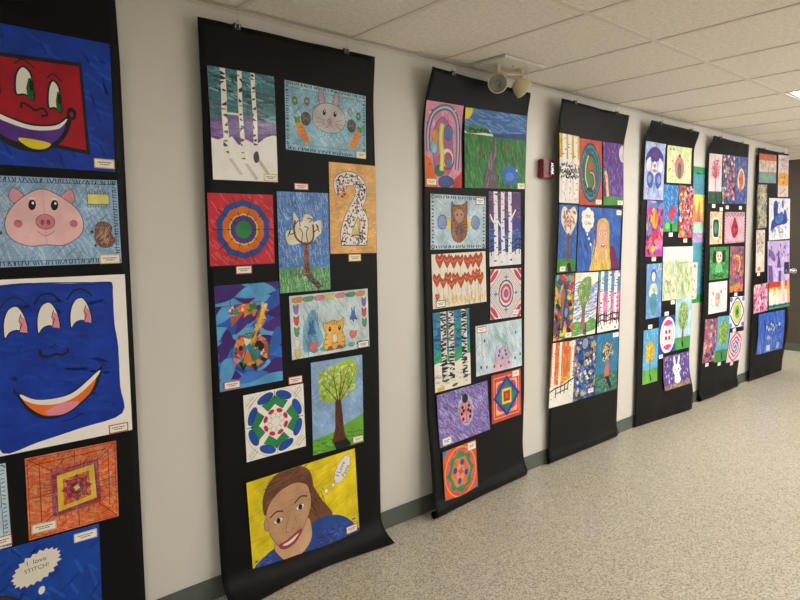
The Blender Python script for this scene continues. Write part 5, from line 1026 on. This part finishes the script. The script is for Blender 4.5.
a.rect('#3f8f48', -1, 74, 101, 101); a.ell('#7aa848', 50, 36, 38, 28); a.dabs(['#a8c868', '#557a30', '#c8b050'], 60, 16, 12, 84, 60, 6, 2); a.line('#6a4a2c', 8, [(50, 52), (50, 82)]); a.poly('#162018', [(46, 80), (56, 80), (66, 96), (56, 97)])
hang('crayon_drawing', 'drawing of a round green tree on turquoise sky, low on its banner', 'drawing', a, 6, .424, .567, -1.8, M_marker)
a = Art(.307, .31, '#e8d2dc', seed=101)
for r, c in ((46, '#c8507c'), (39, '#ecdce4'), (32, '#b8405c'), (26, '#e6dce8'), (20, '#5a6ab0'), (13, '#e8d8e0'), (8, '#3c7a9a')): a.blob(c, [(50+(r+(2 if i % 2 else -2))*math.cos(i*PI/6), 50+(r+(2 if i % 2 else -2))*1.05*math.sin(i*PI/6)) for i in range(12)])
hang('marker_drawing', 'pink and white round mandala with a small blue centre', 'drawing', a, 6, .722, .453, -1.5, M_marker)
for lb, x, z in (('small name card under the pink bare-branched tree', 6.04, 1.862), ('small name card under the purple abstract painting', 6.33, 1.856), ('small name card under the glowing leaf painting', 6.63, 1.858), ('small name card above the peach drawing with dark green centre', 6.20, 1.835), ('small name card under the parrot-like bird drawing', 6.57, .992), ('small name card under the purple and lime mandala', 6.56, .63), ('small name card under the rosy abstract painting', 6.03, .345), ('small name card under the round green tree', 6.30, .315), ('small name card under the pink round mandala', 6.60, .275)):
    loose_card(lb, 6, x, z, '#efe4e2', .066, .034)

# ---- seventh banner
a = Art(.48, .302, '#b8a8a0', seed=110)
a.rect('#cf6a4c', -1, -1, 101, 26); a.hatch('#e0896a', 8, 20, 0, 2, 100, 26, 8, 20); a.rect('#dcc8b8', -1, 22, 101, 62); a.hatch('#8a6a60', 5, 34, 4, 26, 96, 60, 88, 12); a.rect('#7a90a8', -1, 62, 101, 101); a.blob('#7aa888', [(4, 78), (30, 68), (66, 66), (90, 74), (70, 88), (30, 90)])
hang('tempera_painting', 'painting of a red band over pale trunks above a grey-blue band', 'painting', a, 7, .270, 2.291, 2, M_marker)
a = Art(.31, .459, '#e2cfd2', seed=111)
a.hatch('#7a6478', 4, 30, 6, 4, 94, 34, 20, 16); a.line('#8a6a80', 4, a.smooth([(20, 14), (50, 8), (80, 20), (40, 30), (20, 40)])); a.blob('#eaa850', [(4, 46), (40, 42), (96, 46), (98, 70), (50, 74), (6, 70)]); a.ell(BLK, 34, 53, 4, 2); a.ell(BLK, 58, 53, 6, 2.6); a.ell('#d86a4c', 50, 66, 12, 4); a.poly('#c8a84c', [(20, 92), (74, 78), (78, 82), (24, 97)])
hang('crayon_drawing', 'pink-white drawing with an orange animal face across its middle', 'drawing', a, 7, .725, 2.237, 2, M_marker)
a = Art(.26, .46, '#6a7470', seed=112)
a.dabs(['#d8d0b0', '#2c3034', '#9aa49c', '#4a5458', '#c0a878'], 130, -3, -2, 103, 102, 10, 3)
for k in range(5): a.line('#ded6b8', 7, a.smooth([(20+k*16, 0), (36+k*12, 24), (14+k*16, 50), (40+k*12, 76), (22+k*16, 100)]))
hang('tempera_painting', 'tangled grey and cream abstract painting', 'painting', a, 7, .148, 1.886, 2, M_marker)
a = Art(.61, .458, '#dfe2ea', 0, seed=113)
a.hatch('#b4c0dc', 8, 30, 2, 2, 98, 98, 50, 16); a.blob('#2f3f8c', [(22, 10), (34, 6), (42, 16), (40, 34), (46, 38), (62, 32), (66, 40), (72, 28), (80, 30), (86, 48), (84, 60), (60, 64), (40, 66), (22, 72), (8, 78), (12, 56), (22, 48), (20, 30)]); a.blob('#4a7ac8', [(30, 46), (56, 38), (66, 46), (60, 58), (34, 60)]); a.ell('#6a6aa8', 64, 14, 6, 10); a.hatch('#34406c', 6, 26, 20, 66, 86, 92, 60, 10); a.dabs(['#2f3f8c', '#5c6c9c'], 26, 8, 10, 92, 92, 3, 2.4)
hang('tempera_painting', 'white painting with large dark blue plant-like shapes', 'painting', a, 7, .648, 1.759, 1.2, M_marker)
a = Art(.221, .451, '#e0cfc8', seed=114)
a.line('#8a7060', 6, a.smooth([(60, 0), (40, 16), (64, 30), (44, 44), (70, 52)])); a.dabs(['#b89a88', '#c8b4a8', '#8a8490'], 40, 10, 4, 94, 60, 8, 2.6); a.ell('#e6dfd8', 50, 62, 26, 10); a.ell('#d8693c', 36, 92, 20, 5)
hang('crayon_drawing', 'tall cream drawing with brown squiggles and an orange spot', 'drawing', a, 7, .131, 1.412, .8, M_marker)
a = Art(.61, .454, '#c3aede', seed=115)
a.hatch('#d8caec', 8, 40, 0, 0, 100, 100, 40, 16); a.poly('#5a4488', [(46, 20), (58, 56), (62, 66), (40, 66), (44, 50)]); a.poly('#6a5498', [(2, 58), (20, 60), (26, 100), (4, 100)]); a.poly('#6a5498', [(72, 14), (84, 10), (80, 24)]); a.rect('#2e2440', 74, 54, 98, 84, 1); a.rect('#5a4488', 48, 74, 60, 100); a.blob('#7a60a8', [(4, 20), (24, 26), (34, 44), (28, 50), (12, 40)]); a.dabs(['#5a4488', '#8a70b8'], 24, 4, 10, 96, 96, 4, 3); a.poly('#4f7ab0', [(78, 76), (86, 70), (90, 82)])
hang('tempera_painting', 'lilac painting with dark purple tower shapes', 'painting', a, 7, .628, 1.289, .2, M_marker)
a = Art(.34, .307, '#d88ab0', seed=116)
a.dabs(['#e8d2dc', '#b84a80', '#8a2f5c', '#f0b4cc'], 90, 0, 0, 100, 100, 6, 7)
hang('tempera_painting', 'small pink painting of repeated pale hand-like marks', 'painting', a, 7, .170, .904, 1.5, M_marker)
a = Art(.56, .301, '#e8dcc8', 0, seed=117)
a.rect('#cf4430', -1, -1, 101, 20); a.rect('#e6a83a', -1, 20, 101, 34); a.hatch('#e6c85a', 8, 20, 20, 30, 60, 50, 88, 14); a.rect('#3f4a9c', -1, 84, 101, 93); a.rect('#3f9a4c', -1, 93, 101, 101)
for x, c in ((8, '#e8e4dc'), (34, '#e8e4dc'), (58, '#d8d4cc'), (66, '#c8c4bc'), (88, '#e2a87c')): a.rect(c, x, 0 if x > 50 else 26, x+10, 86, .3)
hang('tempera_painting', 'painting of rainbow bands behind pale trunks, low on the last banner', 'painting', a, 7, .648, .911, 0, M_marker)
a = Art(.63, .447, '#2a5cc4', seed=118)
a.hatch('#5a8ae0', 10, 60, 0, 0, 100, 100, 80, 16); a.hatch('#1c3f94', 10, 40, 0, 0, 100, 100, 84, 16); a.line('#10182c', 10, a.smooth([(20, 20), (26, 40), (22, 60), (28, 70)])); a.dabs([BLK, '#c8d0e4'], 40, 30, 30, 84, 46, 3, 2.4); a.dabs(['#9ab0dc'], 12, 28, 60, 70, 66, 3, 1.6); a.rect('#b8c8ec', 34, 82, 48, 97); a.rect('#8aa8e0', 74, 80, 84, 96)
hang('tempera_painting', 'glossy blue painting with black and pale marks, lowest on the last banner', 'painting', a, 7, .449, .507, .3, M_gloss)
loose_card('small name card under the tall cream drawing', 7, 7.20, 1.165, '#efe4e2', .066, .034)

# ------------------------------------------------------------------ teal paper tower taped to the wall between two banners
def flat_sheet(name, label, a, x, z, y, ang=0, parent=None, cat=None, mt=None):
    """A paper sheet lying flat on the wall."""
    th = math.radians(ang); ct, st = math.cos(th), math.sin(th)
    mp = lambda px, v, n: Vector((px*ct-v*st, -n, px*st+v*ct))
    base = bmesh.new(); cl = base.loops.layers.float_color.new('Col'); box(base, (-a.w/2, -a.h/2, -.0006), (a.w/2, a.h/2, 0)); cc = lin(a.bg)+(a.bgtex,)
    for f in base.faces:
        for l in f.loops: l[cl] = cc
    cut_and_map(base, a.w, a.h, mp, False); bmesh.ops.recalc_face_normals(base, faces=base.faces[:]); cut_and_map(a.bm, a.w, a.h, mp)
    me = bpy.data.meshes.new('tmp'); a.bm.to_mesh(me); a.bm.free(); base.from_mesh(me); bpy.data.meshes.remove(me)
    o = obj(name, base, mt or M_marker, parent=parent, loc=(x, -y, z), smooth=None)
    if label: tag(o, label, cat)
    return o
a = Art(.40, 1.25, '#4f9ab0', seed=130)
a.hatch('#6ab4c4', 10, 70, 0, 0, 100, 100, 60, 14); a.rect('#2f9a5a', -1, -1, 101, 3.5); a.blob('#2f9a5a', [(0, 2), (30, 2), (50, 6), (70, 2), (100, 2), (100, 5), (0, 5)])
a.rect('#e8da6c', -1, 20, 101, 40); a.blob('#e88a4c', [(20, 40), (34, 26), (44, 34), (60, 24), (70, 38), (90, 40)]); a.blob('#b8648c', [(50, 40), (56, 30), (66, 40)]); a.rect('#b4dcc8', -1, 40, 101, 48); a.rect('#b89ad0', -1, 48, 101, 55); a.hatch('#d8c4e4', 8, 8, 0, 49, 100, 54, 5, 20)
a.rect('#2f9a4c', -1, 94, 101, 101)
tw = flat_sheet('paper_poster', 'tall teal paper poster with yellow and lilac bands on the wall between two banners', a, 5.775, 1.585, .003, 0, cat='poster')
a = Art(.12, .34, '#e8e0d2', 0, seed=131); a.poly('#2f6ab0', [(30, 8), (70, 4), (60, 16)]); a.dabs(['#e08a5c', '#c85a4c', '#e8b07c'], 30, 4, 4, 96, 98, 10, 3)
flat_sheet('painting_scrap', 'white paper strip with orange marks stuck low on the teal poster', a, 5.755, 1.17, .006, 0, cat='drawing')
a = Art(.035, .30, '#e8e4de', 0, seed=132)
for i in range(6): a.poly('#c2455c', [(-2, i*17), (102, i*17+6), (102, i*17+13), (-2, i*17+7)], 0)
flat_sheet('candy_striped_pole', 'narrow red and white striped paper strip beside the banner right of the teal poster', a, 5.935, 1.36, .006, 3, cat='paper strip')

# ------------------------------------------------------------------ emergency light on the ceiling
r = empty('emergency_light', (2.84, -.19, CEIL-.005)); tag(r, 'two-headed emergency light with a square white plate on the ceiling', 'emergency light')
bm = bmesh.new(); box(bm, (-.18, -.12, -.012), (.18, .12, 0)); bmesh.ops.bevel(bm, geom=[e for e in bm.edges if all(v.co.z < -.01 for v in e.verts)], offset=.006, segments=2, affect='EDGES'); obj('ceiling_plate', bm, M_white, r)
bm = bmesh.new(); lathe(bm, [(.0, -.018), (.005, -.017), (.006, -.012)], 12, Matrix.Translation((-.0, -.03, 0)), cap=False); obj('indicator_lamp', bm, M_redled, r)
def head(px, py, aim, show):
    bm = bmesh.new(); lathe(bm, [(.016, -.012), (.016, -.02), (.009, -.024), (.009, -.05)], 16, Matrix.Translation((px, py, 0))); lathe(bm, [(.012, -.05), (.014, -.056), (.012, -.068)], 16, Matrix.Translation((px, py, 0)))
    obj('swivel_arm', bm, M_ivory, r)
    d = Vector(aim).normalized(); q = d.to_track_quat('Z', 'Y').to_matrix().to_4x4(); M_ = Matrix.Translation((px, py, -.112)) @ q
    bm = bmesh.new(); lathe(bm, [(.010, -.052), (.028, -.046), (.042, -.026), (.053, .0), (.056, .016), (.056, .026), (.051, .028), (.049, .018)], 36, M_, cap=False)
    h = obj('lamp_head', bm, M_ivory, r, smooth=True)
    bm = bmesh.new(); lathe(bm, [(.008, -.032), (.030, -.014), (.044, .006), (.049, .019)], 36, M_, cap=False); obj('reflector', bm, M_chrome, h, smooth=True)
    bm = bmesh.new(); lathe(bm, [(.0005, .020), (.03, .0195), (.0495, .018)], 36, M_, cap=False)
    obj('lens', bm, M_lensglass, h, smooth=True)
    bm = bmesh.new(); lathe(bm, [(.001, -.03), (.008, -.028), (.009, -.01), (.006, .002), (.001, .006)], 14, M_, cap=False); obj('bulb', bm, M_bulb, h, smooth=True)
M_lensglass = pane_mat(); M_lensglass.name = 'lens_glass'
head(-.085, .01, (-.80, -.62, -.22), 1); head(.10, -.01, (.80, -.30, -.62), 0)
bm = bmesh.new(); tube(bm, [(-.08, .01, -.04), (.0, .012, -.048), (.095, -.01, -.04)], .006); obj('wire', bm, M_ivory, r, smooth=True)

# ------------------------------------------------------------------ fire alarm on the wall, partly behind the fourth banner
r = empty('fire_alarm', (3.43, 0, 2.04)); tag(r, 'red wall-mounted fire alarm partly behind the fourth banner', 'fire alarm')
bm = bmesh.new(); box(bm, (-.062, -.046, -.062), (.062, 0, .062)); bmesh.ops.bevel(bm, geom=bm.edges[:], offset=.008, segments=3, affect='EDGES'); obj('housing', bm, M_red, r, smooth=False)
bm = bmesh.new(); box(bm, (.012, -.062, -.04), (.045, -.046, .04)); bmesh.ops.bevel(bm, geom=bm.edges[:], offset=.006, segments=2, affect='EDGES'); obj('strobe_lens', bm, M_lens, r)
bm = bmesh.new()
for i in range(6): box(bm, (-.044, -.0475, -.036+i*.013), (-.008, -.0455, -.030+i*.013))
obj('horn_grille', bm, M_clip, r)

# small metal knob on the dark end wall
r = empty('wall_knob', (XE, .28, 1.09)); tag(r, 'small shiny metal knob on the dark taupe end wall', 'knob')
R_ = Matrix.Rotation(-PI/2, 4, 'Y') @ Matrix.Scale(1.15, 4)
bm = bmesh.new(); lathe(bm, [(.034, 0), (.034, .006), (.026, .010)], 20, R_); obj('rosette', bm, M_chrome, r, smooth=False)
bm = bmesh.new(); lathe(bm, [(.011, .008), (.011, .035), (.026, .042), (.030, .055), (.024, .068), (.004, .072)], 20, R_); obj('knob', bm, M_chrome, r, smooth=True)
